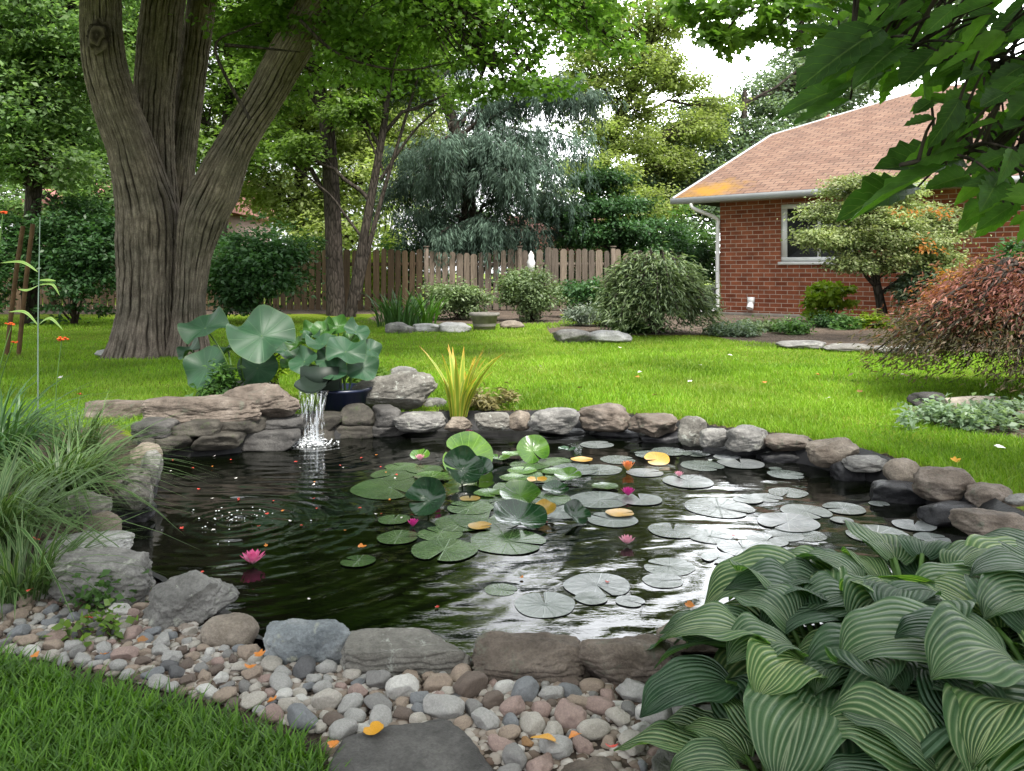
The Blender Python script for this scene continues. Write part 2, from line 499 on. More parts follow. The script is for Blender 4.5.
LF = np.concatenate([np.stack([k * nP + i, k * nP + i2, (k + 1) * nP + i2, (k + 1) * nP + i], 1) for k in range(len(offs) - 1)])
def liner_mat():
    m, t, o = mat('wet_black_liner')
    n = noise(t, 14, 5, .6, objco(t)); n2 = noise(t, 3, 4, .6, objco(t))
    r = ramp(t, [(.35, (.008, .008, .009)), (.55, (.016, .016, .018)), (.75, (.035, .033, .03))], n2.outputs[0])
    prin(t, o, r.outputs[0], .6, .3, bump(t, n.outputs[0], .4, .02))
    return m
tag(link('pond_liner', mesh_np('pond_liner', LV, LF, smooth=True), liner_mat()), kind='structure')

FALL = P(311, 444, WZ); SPL = P(232, 521, WZ)
st = .016
wx = np.arange(POND[:, 0].min() - .06, POND[:, 0].max() + .06, st); wy = np.arange(POND[:, 1].min() - .06, POND[:, 1].max() + .06, st)
X, Y = np.meshgrid(wx, wy, indexing='ij'); Q = np.stack([X.ravel(), Y.ravel()], 1)
Dw = sdist(POND, Q)
def rings(Q, c, lam, amp, fall):
    d = np.linalg.norm(Q - c[:2], axis=1)
    wob = .05 * vnoise(np.c_[Q * 2.5, Q[:, :1] * 0], 31)
    ang = np.arctan2(Q[:, 1] - c[1], Q[:, 0] - c[0])
    mod = .55 + .75 * vnoise(np.c_[np.cos(ang) * 1.6, np.sin(ang) * 1.6, d * 1.8], 33)
    return amp * mod * np.sin(2 * np.pi * (d + 1.6 * wob) / lam) * np.exp(-d / fall)
H = rings(Q, FALL, .11, .0026, 1.3) + rings(Q, SPL, .085, .0020, .8) + rings(Q, FALL, .19, .0014, 3.)
H += rings(Q, SPL, .15, .0012, 1.8)
wq = np.c_[Q[:, 0] * 4.2 + .5 * vnoise(np.c_[Q * 1.5, Q[:, :1] * 0], 44), Q[:, 1] * 10.5 + 1.6 * vnoise(np.c_[Q * 1.3, Q[:, :1] * 0], 45), Q[:, 0] * 0]
H += (.0012 + .0010 * np.clip((Q[:, 0] - .0) / .8, 0, 1)) * fbm(wq, 41, 2) + .0005 * vnoise(wq * 2.7, 47)
nx, ny = len(wx), len(wy)
ii = (np.arange(nx - 1)[:, None] * ny + np.arange(ny - 1)[None, :])
FQ = np.stack([ii, ii + ny, ii + ny + 1, ii + 1], -1).reshape(-1, 4)
FQ = FQ[Dw[FQ].max(1) < .05]
use = np.unique(FQ); remap = np.full(len(Q), -1); remap[use] = np.arange(len(use))
def water_mat():
    m, t, o = mat('dark_pond_water')
    g = t.nodes.new('ShaderNodeNewGeometry')
    mp = t.nodes.new('ShaderNodeMapping'); mp.inputs['Scale'].default_value = (9, 22, 1)
    t.links.new(g.outputs['Position'], mp.inputs[0])
    n = noise(t, 1.0, 4, .55, mp.outputs[0], .3)
    n2 = noise(t, 1.3, 3, .5, g.outputs['Position'])
    r = ramp(t, [(.35, (.0008, .0015, .0008)), (.7, (.003, .004, .0015))], n2.outputs[0])
    b = prin(t, o, r.outputs[0], .02, .5, bump(t, n.outputs[0], .10, .012))
    b.inputs['IOR'].default_value = 1.4
    return m
wm = mesh_np('pond_water', np.c_[Q[use], WZ + H[use]], remap[FQ], smooth=True)
tag(link('pond_water', wm, water_mat()), kind='structure')

# ------------------------------------------------------------------ foliage tools
def quad_leaves(Pn, A, Nn, L, Wd, rnd, bend=.12):
    """rhombic leaves: positions, axis, normal, length, width arrays"""
    S = np.cross(A, Nn); S /= np.linalg.norm(S, axis=1)[:, None] + 1e-9
    L = L[:, None]; Wd = Wd[:, None]
    V = np.stack([Pn, Pn + A * L * .42 + S * Wd / 2 + Nn * L * bend, Pn + A * L, Pn + A * L * .42 - S * Wd / 2 + Nn * L * bend], 1).reshape(-1, 3)
    n = len(Pn)
    Fc = (np.arange(n)[:, None] * 4 + np.arange(4)[None, :])
    return V, Fc, np.repeat(rnd, 4)

def lobed_leaves(Pn, A, Nn, L, Wd, rnd):
    """five-pointed leaves for near crowns (10 vertices, one ngon folded into two quads fans)"""
    S = np.cross(A, Nn); S /= np.linalg.norm(S, axis=1)[:, None] + 1e-9
    prof = [(0, 0, 0), (.18, .5, .05), (.38, .28, .03), (.62, .52, .02), (.66, .2, .02), (1.0, 0, -.12), (.66, -.2, .02), (.62, -.52, .02), (.38, -.28, .03), (.18, -.5, .05)]
    V = np.stack([Pn + A * (L * a)[:, None] + S * (Wd * b)[:, None] + Nn * (L * c)[:, None] for a, b, c in prof], 1).reshape(-1, 3)
    n = len(Pn); base = np.arange(n)[:, None] * 10
    tri = np.array([[0, 1, 2], [2, 3, 4], [0, 8, 9], [6, 7, 8]]); qd = np.array([[0, 2, 4, 5], [0, 5, 6, 8]])
    f3 = (base[:, :, None] + tri[None]).reshape(-1, 3); f4 = (base[:, :, None] + qd[None]).reshape(-1, 4)
    return V, [f3, f4], np.repeat(rnd, 10)

def unit(v): return v / (np.linalg.norm(v, axis=-1, keepdims=True) + 1e-9)

def clusters(blobs, k, rng, inner=.35):
    """cluster centres through the blobs' volume, denser outside; returns centres, outward direction, blob index"""
    vol = np.array([b[3] * b[4] * b[5] for b in blobs]) ** .67; pr = vol / vol.sum()
    idx = rng.choice(len(blobs), k, p=pr)
    B = np.array([b[:6] for b in blobs], float)[idx]
    d = unit(rng.normal(size=(k, 3))); r = (inner + (1 - inner) * rng.random(k) ** .6)[:, None]
    return B[:, :3] + d * r * B[:, 3:6], d, idx

def crown(blobs, n, rng, size=.1, asp=.55, k=None, cr=.35, flat=.5, droop=.2, lobed=False, inner=.35):
    """leaf clumps through the blobs; returns V, F, rnd, cluster centres"""
    k = k or max(12, n // 70)
    c, d, idx = clusters(blobs, k, rng, inner)
    ci = rng.integers(0, k, n)
    scale = (.6 + .8 * rng.random(k))[ci][:, None] * cr
    off = rng.normal(size=(n, 3)) * np.array([1, 1, flat]) * .55
    Pn = c[ci] + off * scale
    out = unit(d[ci] + .5 * rng.normal(size=(n, 3)))
    Nn = unit(np.array([0, 0, 1.]) + .45 * out + .55 * rng.normal(size=(n, 3)))
    A = unit(out * np.array([1, 1, .35]) + .6 * rng.normal(size=(n, 3)) - np.array([0, 0, droop]))
    A = unit(A - Nn * np.sum(A * Nn, 1)[:, None])
    L = size * (.65 + .7 * rng.random(n))
    ctone = rng.random(k)[ci]
    rnd = np.clip(.55 * rng.random(n) + .3 * ctone + .15 * (d[ci, 2] * .5 + .5), 0, 1)
    V, Fc, rr = (lobed_leaves(Pn, A, Nn, L, L * .95, rnd) if lobed else quad_leaves(Pn, A, Nn, L, L * asp, rnd))
    return V, Fc, rr, c, idx

def limb(a, b, rng, sag=.1, n=7):
    a = np.asarray(a, float); b = np.asarray(b, float); L = np.linalg.norm(b - a)
    t = np.linspace(0, 1, n)[:, None]
    p = a + (b - a) * t + np.array([0, 0, 1]) * (sag * L * np.sin(np.pi * t))
    p[1:-1] += rng.normal(size=(n - 2, 3)) * L * .025
    return p

def make_tree(name, label, cat, base, trunk_pts, trunk_rad, blobs, leafm, barkm, n, size, seed, group=None, cr=.4, flat=.5,
              asp=.55, lobed=False, droop=.2, k=None, twigs=.5, fork=None, limb_r=.05, extra=None, inner=.35):
    rng = np.random.default_rng(seed)
    root = empty(name, (base[0], base[1], 0 if len(base) < 3 else base[2]), label, cat, group)
    off = np.array(root.location)
    fine = 1 if lobed or base[1] < 10 else 1.75
    n = int(n * 1.7 * fine); V, Fc, rr, c, idx = crown(blobs, n, rng, size * (1.08 if fine == 1 else .80), asp, k, cr, flat, droop, lobed, inner)
    wood = MB()
    tp = spline(trunk_pts, 24)
    tr = np.interp(np.linspace(0, 1, len(tp)), np.linspace(0, 1, len(trunk_rad)), trunk_rad)
    wood.tube(tp - off, tr, 10)
    for bi, b in enumerate(blobs):
        # limb leaves the trunk below the blob and reaches into it
        tgt = np.array(b[:3]); cost = np.linalg.norm(tp - tgt, axis=1) + 1.2 * np.maximum(0, tp[:, 2] - tgt[2] + .3)
        j = int(np.argmin(cost)); j = max(j - 2, len(tp) // 4)
        p = limb(tp[j], tgt, rng, .08)
        r0 = min(tr[j] * .6, limb_r * 1.4)
        wood.tube(p - off, np.linspace(r0, r0 * .45, len(p)), 6)
        for q in c[idx == bi][: int(twigs * np.sum(idx == bi))]:
            s = p[rng.integers(2, len(p))]
            w = limb(s, q, rng, .06, 5)
            wood.tube(w - off, np.linspace(r0 * .38, .006, 5), 4, cap=False)
    wood.build('trunk', barkm, root, True)
    link('crown', mesh_np('crown', V - off, Fc, rr), leafm, root)
    if extra: extra(root, off, rng)
    return root

def make_shrub(name, label, cat, c, rad, leafm, n, size, seed, group=None, cr=.16, flat=.7, asp=.5, stems=7, z0=0.0, droop=.0, k=None, blobs=None, lobed=False, stemm=None):
    rng = np.random.default_rng(seed)
    root = empty(name, (c[0], c[1], z0), label, cat, group); off = np.array(root.location)
    if blobs is None:
        blobs = [(c[0], c[1], z0 + rad[2] * 1.0, rad[0], rad[1], rad[2])]
        for q in range(5):
            a = rng.random() * 6.28
            blobs.append((c[0] + math.cos(a) * rad[0] * .55, c[1] + math.sin(a) * rad[1] * .55, z0 + rad[2] * (.7 + .7 * rng.random()), rad[0] * .5, rad[1] * .5, rad[2] * .55))
    V, Fc, rr, cc, idx = crown(blobs, n, rng, size, asp, k, cr, flat, droop, lobed, .2)
    V[:, 2] = np.maximum(V[:, 2], z0 + .01)
    w = MB()
    for q in range(stems):
        t = cc[rng.integers(len(cc))]
        p = limb((c[0] + rng.normal() * .05, c[1] + rng.normal() * .05, z0 - .02), t, rng, .05, 6)
        w.tube(p - off, np.linspace(.012 + .01 * rad[2], .004, 6), 5)
    w.build('stem', stemm or M['twig'], root, True)
    link('foliage', mesh_np('foliage', V - off, Fc, rr), leafm, root)
    return root

# ------------------------------------------------------------------ house
HA = np.array([4.94, 19.0]); hu = np.array([.766, -.643]); hv = np.array([.643, .766])
def HP(a, b, z): q = HA + hu * a + hv * b; return np.array([q[0], q[1], z])
def quad_uv(mb, pts, uv, mi=0): mb.add(np.array(pts), [list(range(len(pts)))], .5, uv, mi)

def uvnode(t): return t.nodes.new('ShaderNodeTexCoord').outputs['UV']
def brick_mat():
    m, t, o = mat('red_brick')
    b = t.nodes.new('ShaderNodeTexBrick'); b.inputs['Scale'].default_value = 1
    b.inputs['Brick Width'].default_value = .27; b.inputs['Row Height'].default_value = .098
    b.inputs['Mortar Size'].default_value = .008; b.inputs['Mortar Smooth'].default_value = .2
    b.inputs['Color1'].default_value = (.19, .055, .028, 1); b.inputs['Color2'].default_value = (.31, .105, .055, 1)
    b.inputs['Mortar'].default_value = (.40, .33, .285, 1); b.inputs['Bias'].default_value = -.1
    t.links.new(uvnode(t), b.inputs['Vector'])
    n = noise(t, 4, 5, .65, uvnode(t)); n2 = noise(t, 60, 4, .6, uvnode(t))
    k = ramp(t, [(.3, (.72, .72, .72)), (.7, (1.2, 1.15, 1.1))], n.outputs[0])
    k2 = ramp(t, [(.3, (.75,) * 3), (.7, (1.2,) * 3)], n2.outputs[0])
    c = mixc(t, 1, mixc(t, 1, b.outputs[0], k.outputs[0], 'MULTIPLY'), k2.outputs[0], 'MULTIPLY')
    prin(t, o, c, .85, .2, bump(t, b.outputs['Fac'], -.5, .01))
    return m
def shingle_mat():
    m, t, o = mat('roof_shingles')
    b = t.nodes.new('ShaderNodeTexBrick'); b.inputs['Scale'].default_value = 1
    b.inputs['Brick Width'].default_value = .32; b.inputs['Row Height'].default_value = .2
    b.inputs['Mortar Size'].default_value = .014; b.inputs['Mortar Smooth'].default_value = .6
    b.inputs['Color1'].default_value = (.165, .10, .074, 1); b.inputs['Color2'].default_value = (.225, .145, .108, 1)
    b.inputs['Mortar'].default_value = (.045, .03, .026, 1)
    uv = uvnode(t); t.links.new(uv, b.inputs['Vector'])
    n = noise(t, 1.2, 5, .65, uv); n2 = noise(t, 25, 4, .7, uv)
    k = ramp(t, [(.3, (.8, .8, .82)), (.7, (1.15, 1.12, 1.08))], n.outputs[0])
    k2 = ramp(t, [(.3, (.75,) * 3), (.7, (1.2,) * 3)], n2.outputs[0])
    c = mixc(t, 1, mixc(t, 1, b.outputs[0], k.outputs[0], 'MULTIPLY'), k2.outputs[0], 'MULTIPLY')
    # lichen patch growing by the corner of the eave
    sp = t.nodes.new('ShaderNodeSeparateXYZ'); t.links.new(uv, sp.inputs[0])
    n3 = noise(t, 2.6, 5, .7, uv)
    du = math_(t, 'MULTIPLY', math_(t, 'SUBTRACT', sp.outputs[0], .8), .95)
    dv = math_(t, 'MULTIPLY', math_(t, 'SUBTRACT', sp.outputs[1], .45), 1.0)
    d = math_(t, 'SQRT', math_(t, 'ADD', math_(t, 'MULTIPLY', du, du), math_(t, 'MULTIPLY', dv, dv)))
    f = ramp(t, [(.15, (.9, .9, .9)), (.85, (0, 0, 0))], math_(t, 'ADD', d, math_(t, 'MULTIPLY', math_(t, 'SUBTRACT', n3.outputs[0], .5), 2.0)))
    c = mixc(t, f.outputs[0], c, (.30, .16, .02))
    prin(t, o, c, .9, .15, bump(t, b.outputs['Fac'], -.6, .02))
    return m
M['white'] = flat_mat('white_paint', (.78, .79, .8), .45, .5, .06, 4)
M['gutter'] = flat_mat('grey_white_gutter', (.36, .37, .385), .45, .5, .1, 3)
def glass_mat():
    m, t, o = mat('window_glass')
    prin(t, o, (.012, .015, .017), .06, .6)
    return m
M['glass'] = glass_mat()
house = empty('brick_house', (HA[0], HA[1], 0), 'red brick bungalow with pinkish shingle roof behind the lawn', 'house')
hoff = np.array(house.location)
EZ = 2.72; LH = 12.0; DH = 15.3; OV = .95; OF = .55; PIT = .42
brickm = brick_mat()
wb = MB()
wa0, wa1, wz0, wz1 = 1.47, 3.15, 1.23, 2.52
def wall_rect(a0, a1, z0, z1, b=0): quad_uv(wb, [HP(a0, b, z0) - hoff, HP(a1, b, z0) - hoff, HP(a1, b, z1) - hoff, HP(a0, b, z1) - hoff], [(a0, z0), (a1, z0), (a1, z1), (a0, z1)])
wall_rect(0, wa0, -.1, EZ); wall_rect(wa1, LH, -.1, EZ); wall_rect(wa0, wa1, -.1, wz0); wall_rect(wa0, wa1, wz1, EZ)
for (a0, b0, a1, b1) in ((wa0, 0, wa0, .12), (wa1, 0, wa1, .12)):
    quad_uv(wb, [HP(a0, b0, wz0) - hoff, HP(a1, b1, wz0) - hoff, HP(a1, b1, wz1) - hoff, HP(a0, b0, wz1) - hoff], [(b0, wz0), (b1, wz0), (b1, wz1), (b0, wz1)])
quad_uv(wb, [HP(0, 0, -.1) - hoff, HP(0, DH, -.1) - hoff, HP(0, DH, EZ) - hoff, HP(0, DH / 2, EZ + 3.2) - hoff, HP(0, 0, EZ) - hoff], [(0, -.1), (DH, -.1), (DH, EZ), (DH / 2, EZ + 3.2), (0, EZ)])
quad_uv(wb, [HP(LH, 0, -.1) - hoff, HP(LH, DH, -.1) - hoff, HP(LH, DH, EZ) - hoff, HP(LH, DH / 2, EZ + 3.2) - hoff, HP(LH, 0, EZ) - hoff], [(0, -.1), (DH, -.1), (DH, EZ), (DH / 2, EZ + 3.2), (0, EZ)])
quad_uv(wb, [HP(0, DH, -.1) - hoff, HP(LH, DH, -.1) - hoff, HP(LH, DH, EZ) - hoff, HP(0, DH, EZ) - hoff], [(0, -.1), (LH, -.1), (LH, EZ), (0, EZ)])
wb.build('wall', brickm, house)
rb = MB()
rz = lambda b: EZ + .05 + PIT * (b + OF)
RM = 8.0; bR1 = 4.6; aR2 = 2.6
front = [(-OV, -OF), (LH + .6, -OF), (LH + .6, RM), (aR2, RM), (-OV + .35, bR1)]
back = [(-OV, 2 * RM + OF), (-OV + .35, 2 * RM - bR1), (aR2, RM), (LH + .6, RM), (LH + .6, 2 * RM + OF)]
zb = lambda b: rz(b if b <= RM else 2 * RM - b)
sl = math.sqrt(1 + PIT ** 2)
for poly in (front, back):
    quad_uv(rb, [HP(a, b, zb(b)) - hoff for a, b in poly], [(a + OV, (b + OF) * sl) for a, b in poly])
hipt = [(-OV + .35, bR1), (aR2, RM), (-OV + .35, 2 * RM - bR1)]
quad_uv(rb, [HP(a, b, zb(b)) - hoff for a, b in hipt], [(b, a + 30) for a, b in hipt])
quad_uv(rb, [HP(-OV, -OF, rz(-OF) - .06) - hoff, HP(LH + .6, -OF, rz(-OF) - .06) - hoff, HP(LH + .6, 2 * RM + OF, rz(-OF) - .06) - hoff, HP(-OV, 2 * RM + OF, rz(-OF) - .06) - hoff], [(30, 30)] * 4)
roof = rb.build('roof', shingle_mat(), house)
tb = MB()
ro = np.array([[hu[0], hv[0], 0], [hu[1], hv[1], 0], [0, 0, 1]])
def hbox(mb, a0, a1, b0, b1, z0, z1):
    mb.box(HP((a0 + a1) / 2, (b0 + b1) / 2, (z0 + z1) / 2) - hoff, (a1 - a0, b1 - b0, z1 - z0), ro)
hbox(tb, -OV - .02, LH + .6, -OF - .10, -OF - .004, EZ - .10, EZ + .035)
tb.build('gutter', M['gutter'], house)
tb = MB(); hbox(tb, -OV + .01, LH + .5, -OF + .01, -.004, EZ - .06, EZ - .03)
tb.build('soffit', M['white'], house)
# gable rake board
rk = MB()
for (a0, b0, a1, b1) in ((-OV, -OF, -OV + .35, bR1), (-OV + .35, bR1, aR2, RM)):
    p0, p1 = HP(a0, b0, rz(b0) - .02), HP(a1, b1, rz(b1) - .02)
    rk.tube(np.array([p0, p1]) - hoff, .045, 6)
rk.build('rake_board', M['gutter'], house)
fr = MB()
hbox(fr, wa0, wa1, .02, .09, wz1 - .10, wz1); hbox(fr, wa0, wa1, .02, .09, wz0, wz0 + .10)
hbox(fr, wa0, wa0 + .13, .021, .089, wz0 + .1, wz1 - .1); hbox(fr, wa1 - .13, wa1, .021, .089, wz0 + .1, wz1 - .1)
win = fr.build('window', M['white'], house)
fr = MB(); hbox(fr, wa0 + .13, wa1 - .13, .055, .07, wz0 + .1, wz1 - .1); pn = fr.build('pane', M['glass'], win)
fr = MB(); hbox(fr, (wa0 + wa1) / 2 - .035, (wa0 + wa1) / 2 + .035, .03, .085, wz0 + .1, wz1 - .1); fr.build('glazing_bar', M['white'], win)
fr = MB(); hbox(fr, wa0 - .05, wa1 + .05, -.05, .019, wz0 - .07, wz0 - .003); fr.build('sill', M['white'], win)
dsp = MB()
dpts = spline([HP(-.42, -OF - .05, EZ - .08), HP(-.40, -OF - .02, EZ - .22), HP(-.05, -.10, EZ - .45), HP(-.03, -.07, EZ - .7), HP(-.03, -.07, 1.2), HP(-.03, -.07, .28), HP(-.07, -.12, .12), HP(-.40, -.3, .06)], 40)
dsp.tube(dpts - hoff, .045, 10); dsp.build('downspout', M['white'], house, True)
vb = MB(); hbox(vb, .72, .86, -.09, -.002, .26, .42); vb.tube(np.array([HP(.79, -.05, .27), HP(.79, -.12, .16)]) - hoff, [.07, .08], 10)
vb.build('vent_hood', M['white'], house)
bs = MB(); hbox(bs, -.02, LH, -.03, -.004, -.1, .06); bs.build('foundation', flat_mat('concrete_foot', (.28, .25, .22), .9, .2, .2, 6, .3), house)

# neighbours' roofs glimpsed through the trees
for (px, y, w, hgt, col, lab) in ((155, 34, 8, 4.9, (.36, .17, .15), 'neighbour house with faded pink roof glimpsed behind the forked trunk'),
                                  (565, 33, 4, 3.3, (.38, .19, .16), 'small neighbour house with brick red roof behind the conifer')):
    x = (px - 512) / F * y
    r = empty('neighbour_house', (x, y, 0), lab, 'house', 'neighbour houses beyond the fence')
    b = MB(); b.box((0, 0, (hgt - 1.6) / 2), (w, 6, hgt - 1.6)); b.build('wall', flat_mat('pale_render', (.42, .3, .27), .9, .2, .1, 2), r)
    b = MB(); e = hgt - 1.6
    V = np.array([(-w / 2 - .4, -3.4, e), (w / 2 + .4, -3.4, e), (w / 2 + .4, 3.4, e), (-w / 2 - .4, 3.4, e), (-w / 2 - .4, 0, hgt), (w / 2 + .4, 0, hgt)])
    b.add(V, [[0, 1, 5, 4], [2, 3, 4, 5], [0, 3, 2, 1]]); b.add(V, [[0, 4, 3], [1, 2, 5]])
    b.build('roof', flat_mat('pink_roof', col, .9, .2, .25, 3), r)

# ------------------------------------------------------------------ fence
def wood_mat(name, a, b, sc=1.0):
    m, t, o = mat(name)
    c = t.nodes.new('ShaderNodeTexCoord')
    mp = t.nodes.new('ShaderNodeMapping'); mp.inputs['Scale'].default_value = (14 * sc, 14 * sc, 1.0 * sc)
    t.links.new(c.outputs['Object'], mp.inputs[0])
    n = noise(t, 2.2, 6, .7, mp.outputs[0], .6)
    at = N(t, 'ShaderNodeAttribute', attribute_name='rnd')
    r = ramp(t, [(.3, a), (.7, b)], n.outputs[0])
    k = ramp(t, [(0, (.62, .62, .64)), (1, (1.25, 1.22, 1.18))], at.outputs['Fac'])
    prin(t, o, mixc(t, 1, r.outputs[0], k.outputs[0], 'MULTIPLY'), .9, .15, bump(t, n.outputs[0], .5, .01))
    return m
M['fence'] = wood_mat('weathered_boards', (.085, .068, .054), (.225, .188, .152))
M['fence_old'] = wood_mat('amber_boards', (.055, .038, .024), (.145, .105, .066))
FY = 20.6
fence = empty('board_fence', (-4, FY, 0), 'weathered vertical board fence with taller posts along the back of the garden', 'fence')
foff = np.array(fence.location)
rng = np.random.default_rng(3)
x = -19.0
while x < 4.6:
    pm = MB(); xx = x + .06
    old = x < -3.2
    while xx < x + 2.3:
        bw = .125 + .05 * rng.random()
        hh = (1.52) + .03 * rng.normal() + .04 * math.sin(xx * 1.3)
        p = [(-bw / 2, 0), (bw / 2, 0), (bw / 2, hh - .05), (bw / 4, hh), (-bw / 4, hh), (-bw / 2, hh - .05)]
        cx = xx + bw / 2; tl = .006 * rng.normal()
        V = np.array([(cx + a + tl * z, FY - .012, z + .03) for a, z in p] + [(cx + a + tl * z, FY + .012, z + .03) for a, z in p]) - foff
        rr = rng.random()
        pm.add(V, [[0, 1, 2, 3, 4, 5], [11, 10, 9, 8, 7, 6]], rr)
        pm.add(V, [[k, k + 6, (k + 1) % 6 + 6, (k + 1) % 6] for k in range(6)], rr)
        xx += bw + .025 + .03 * rng.random()
    for z in (.4, 1.2): pm.box(np.array((x + 1.2, FY + .035, z)) - foff, (2.36, .04, .09), None, .3)
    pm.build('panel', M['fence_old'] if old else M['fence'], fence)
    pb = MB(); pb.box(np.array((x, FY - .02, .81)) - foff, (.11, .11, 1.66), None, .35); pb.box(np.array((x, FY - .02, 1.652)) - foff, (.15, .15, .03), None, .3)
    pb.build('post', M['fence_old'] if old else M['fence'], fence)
    x += 1.15 if x > -2.4 and False else 2.4

# ------------------------------------------------------------------ the big forked tree
TY = 9.6; k_ = TY / F
def tp(px, py, dy=0.0):
    y = TY + dy
    return PY(px, py, y)
root = empty('shade_tree', (tp(148, 355)[0], TY, 0), 'huge old tree with thick grey trunk forking into four stems', 'tree')
toff = np.array(root.location)
stems = [
    # px centre, py, radius px, dy
    [(146, 362, 47, 0), (147, 345, 41, 0), (147, 310, 35, 0), (148, 270, 33, 0), (148, 235, 34, 0), (146, 205, 31, -.02), (140, 170, 26, -.05), (129, 130, 22, -.08), (115, 90, 20, -.1), (104, 50, 18.5, -.1), (100, 0, 18, -.05), (104, -80, 16, 0), (90, -200, 12, .2), (60, -330, 6, .5)],
    [(187, 362, 32, .0), (189, 330, 22, -.02), (192, 290, 19, -.04), (196, 245, 21, -.08), (204, 205, 27, -.12), (222, 165, 29, -.2), (244, 120, 27, -.3), (268, 70, 25, -.4), (295, 20, 23, -.5), (325, -30, 21, -.6), (365, -110, 17, -.9), (420, -230, 11, -1.3), (470, -330, 5, -1.6)],
    [(155, 260, 26, .15), (155, 210, 24, .2), (153, 165, 22, .25), (152, 120, 22, .3), (156, 70, 22, .32), (165, 10, 20, .4), (178, -60, 18, .5), (200, -180, 14, .7), (215, -320, 7, .9)],
    [(172, 260, 20, .35), (174, 200, 18, .5), (181, 140, 16.5, .6), (190, 80, 16.5, .7), (199, 10, 17, .8), (210, -60, 15, .9), (240, -200, 11, 1.3), (280, -330, 5, 1.6)],
]
def bark_tube(mb, pts, rad, seed, flare=0.0, na=280):
    """stem with furrowed bark; the furrows run along the stem. rnd holds ridge (1) or furrow (0)."""
    L = np.concatenate([[0], np.cumsum(np.linalg.norm(np.diff(pts, axis=0), axis=1))])
    m = int(L[-1] / .02); l = np.linspace(0, L[-1], m)
    p = np.stack([np.interp(l, L, pts[:, k]) for k in range(3)], 1); r = np.interp(l, L, rad)
    T = np.gradient(p, axis=0); T = unit(T)
    A = unit(np.cross(T, np.array([0, 1., .02]))); B = np.cross(T, A)
    th = np.linspace(0, 2 * np.pi, na, endpoint=False)
    aa, ll = np.meshgrid(th, l); rr = np.broadcast_to(r[:, None], aa.shape); r0 = np.median(r)
    q = np.stack([np.cos(aa) * r0, np.sin(aa) * r0, ll], -1).reshape(-1, 3)
    wq = q + .030 * np.stack([vnoise(q * 3.5, seed), vnoise(q * 3.5, seed + 1), 0 * q[:, 0]], -1) + .02 * np.stack([vnoise(q * 11, seed + 2), vnoise(q * 11, seed + 3), 0 * q[:, 0]], -1)
    nf = max(9, round(2 * np.pi * r0 / .062))
    ph = aa.ravel() * nf + 1.3 * fbm(q * np.array([5, 5, 1.6]), seed + 4, 2) + 1.3 * fbm(q * np.array([13, 13, 4.5]), seed + 14, 2)
    ph2 = aa.ravel() * nf * 2 + 2.6 * fbm(q * np.array([7, 7, 2.2]), seed + 24, 2) + 1.0 * vnoise(q * np.array([22, 22, 6]), seed + 25)
    brk = np.clip(.5 + .95 * vnoise(q * np.array([9, 9, 2.4]), seed + 5), .12, 1)
    brk2 = np.clip(.45 + .8 * vnoise(q * np.array([16, 16, 4]), seed + 15), 0, 1)
    g1 = np.exp(-(np.sin(ph / 2) / .30) ** 2) * brk; g2 = np.exp(-(np.sin(ph2 / 2) / .34) ** 2) * brk2
    rid = np.clip(1 - g1 - .45 * g2, 0, 1)
    big = .05 * fbm(q * np.array([2.2, 2.2, 1.4]), seed + 7, 2)
    fl = 0
    if flare:
        h = np.clip(1 - ll.ravel() / .75, 0, 1) ** 2.2
        fl = flare * h * (.75 + .55 * np.cos(5 * aa.ravel() + seed) + .3 * np.cos(3 * aa.ravel() + 1))
    d = (rr.ravel() * (1 + big) + .020 * (rid - .7) + .006 * vnoise(q * 40, seed + 8) + fl)
    V = np.repeat(p, na, 0) + d[:, None] * (np.cos(aa).ravel()[:, None] * np.repeat(A, na, 0) + np.sin(aa).ravel()[:, None] * np.repeat(B, na, 0))
    i = np.arange(m - 1)[:, None] * na; j = np.arange(na)[None, :]; k = (j + 1) % na
    mb.add(V, np.stack([i + j, i + k, i + na + k, i + na + j], -1).reshape(-1, 4), np.clip(rid * .8 + .12 * vnoise(q * 18, seed + 9) + .1, 0, 1), np.stack([aa.ravel() * r0, ll.ravel()], 1))
def furrow_mat():
    m, t, o = mat('furrowed_grey_bark')
    at = N(t, 'ShaderNodeAttribute', attribute_name='rnd'); c = objco(t)
    n = noise(t, 2.2, 4, .6, c); n2 = noise(t, 55, 5, .7, c)
    mp = t.nodes.new('ShaderNodeMapping'); mp.inputs['Scale'].default_value = (34, 3.4, 1); t.links.new(uvnode_early(t), mp.inputs[0])
    nf = noise(t, 1.0, 4, .6, mp.outputs[0], .25)
    cr_ = math_(t, 'MULTIPLY', math_(t, 'ABSOLUTE', math_(t, 'SUBTRACT', nf.outputs[0], .5)), 7.0, True)
    hgt = math_(t, 'MULTIPLY', math_(t, 'ADD', math_(t, 'MULTIPLY', cr_, .35), .65), at.outputs['Fac'])
    r = ramp(t, [(.1, (.015, .012, .010)), (.48, (.085, .071, .06)), (.95, (.235, .20, .172))], hgt)
    k = ramp(t, [(.35, (.75, .77, .75)), (.65, (1.2, 1.17, 1.15))], n.outputs[0]); k2 = ramp(t, [(.3, (.7,) * 3), (.7, (1.25,) * 3)], n2.outputs[0])
    col = mixc(t, 1, mixc(t, 1, r.outputs[0], k.outputs[0], 'MULTIPLY'), k2.outputs[0], 'MULTIPLY')
    prin(t, o, col, .95, .1, bump(t, math_(t, 'ADD', hgt, math_(t, 'MULTIPLY', n2.outputs[0], .3)), .9, .02))
    return m
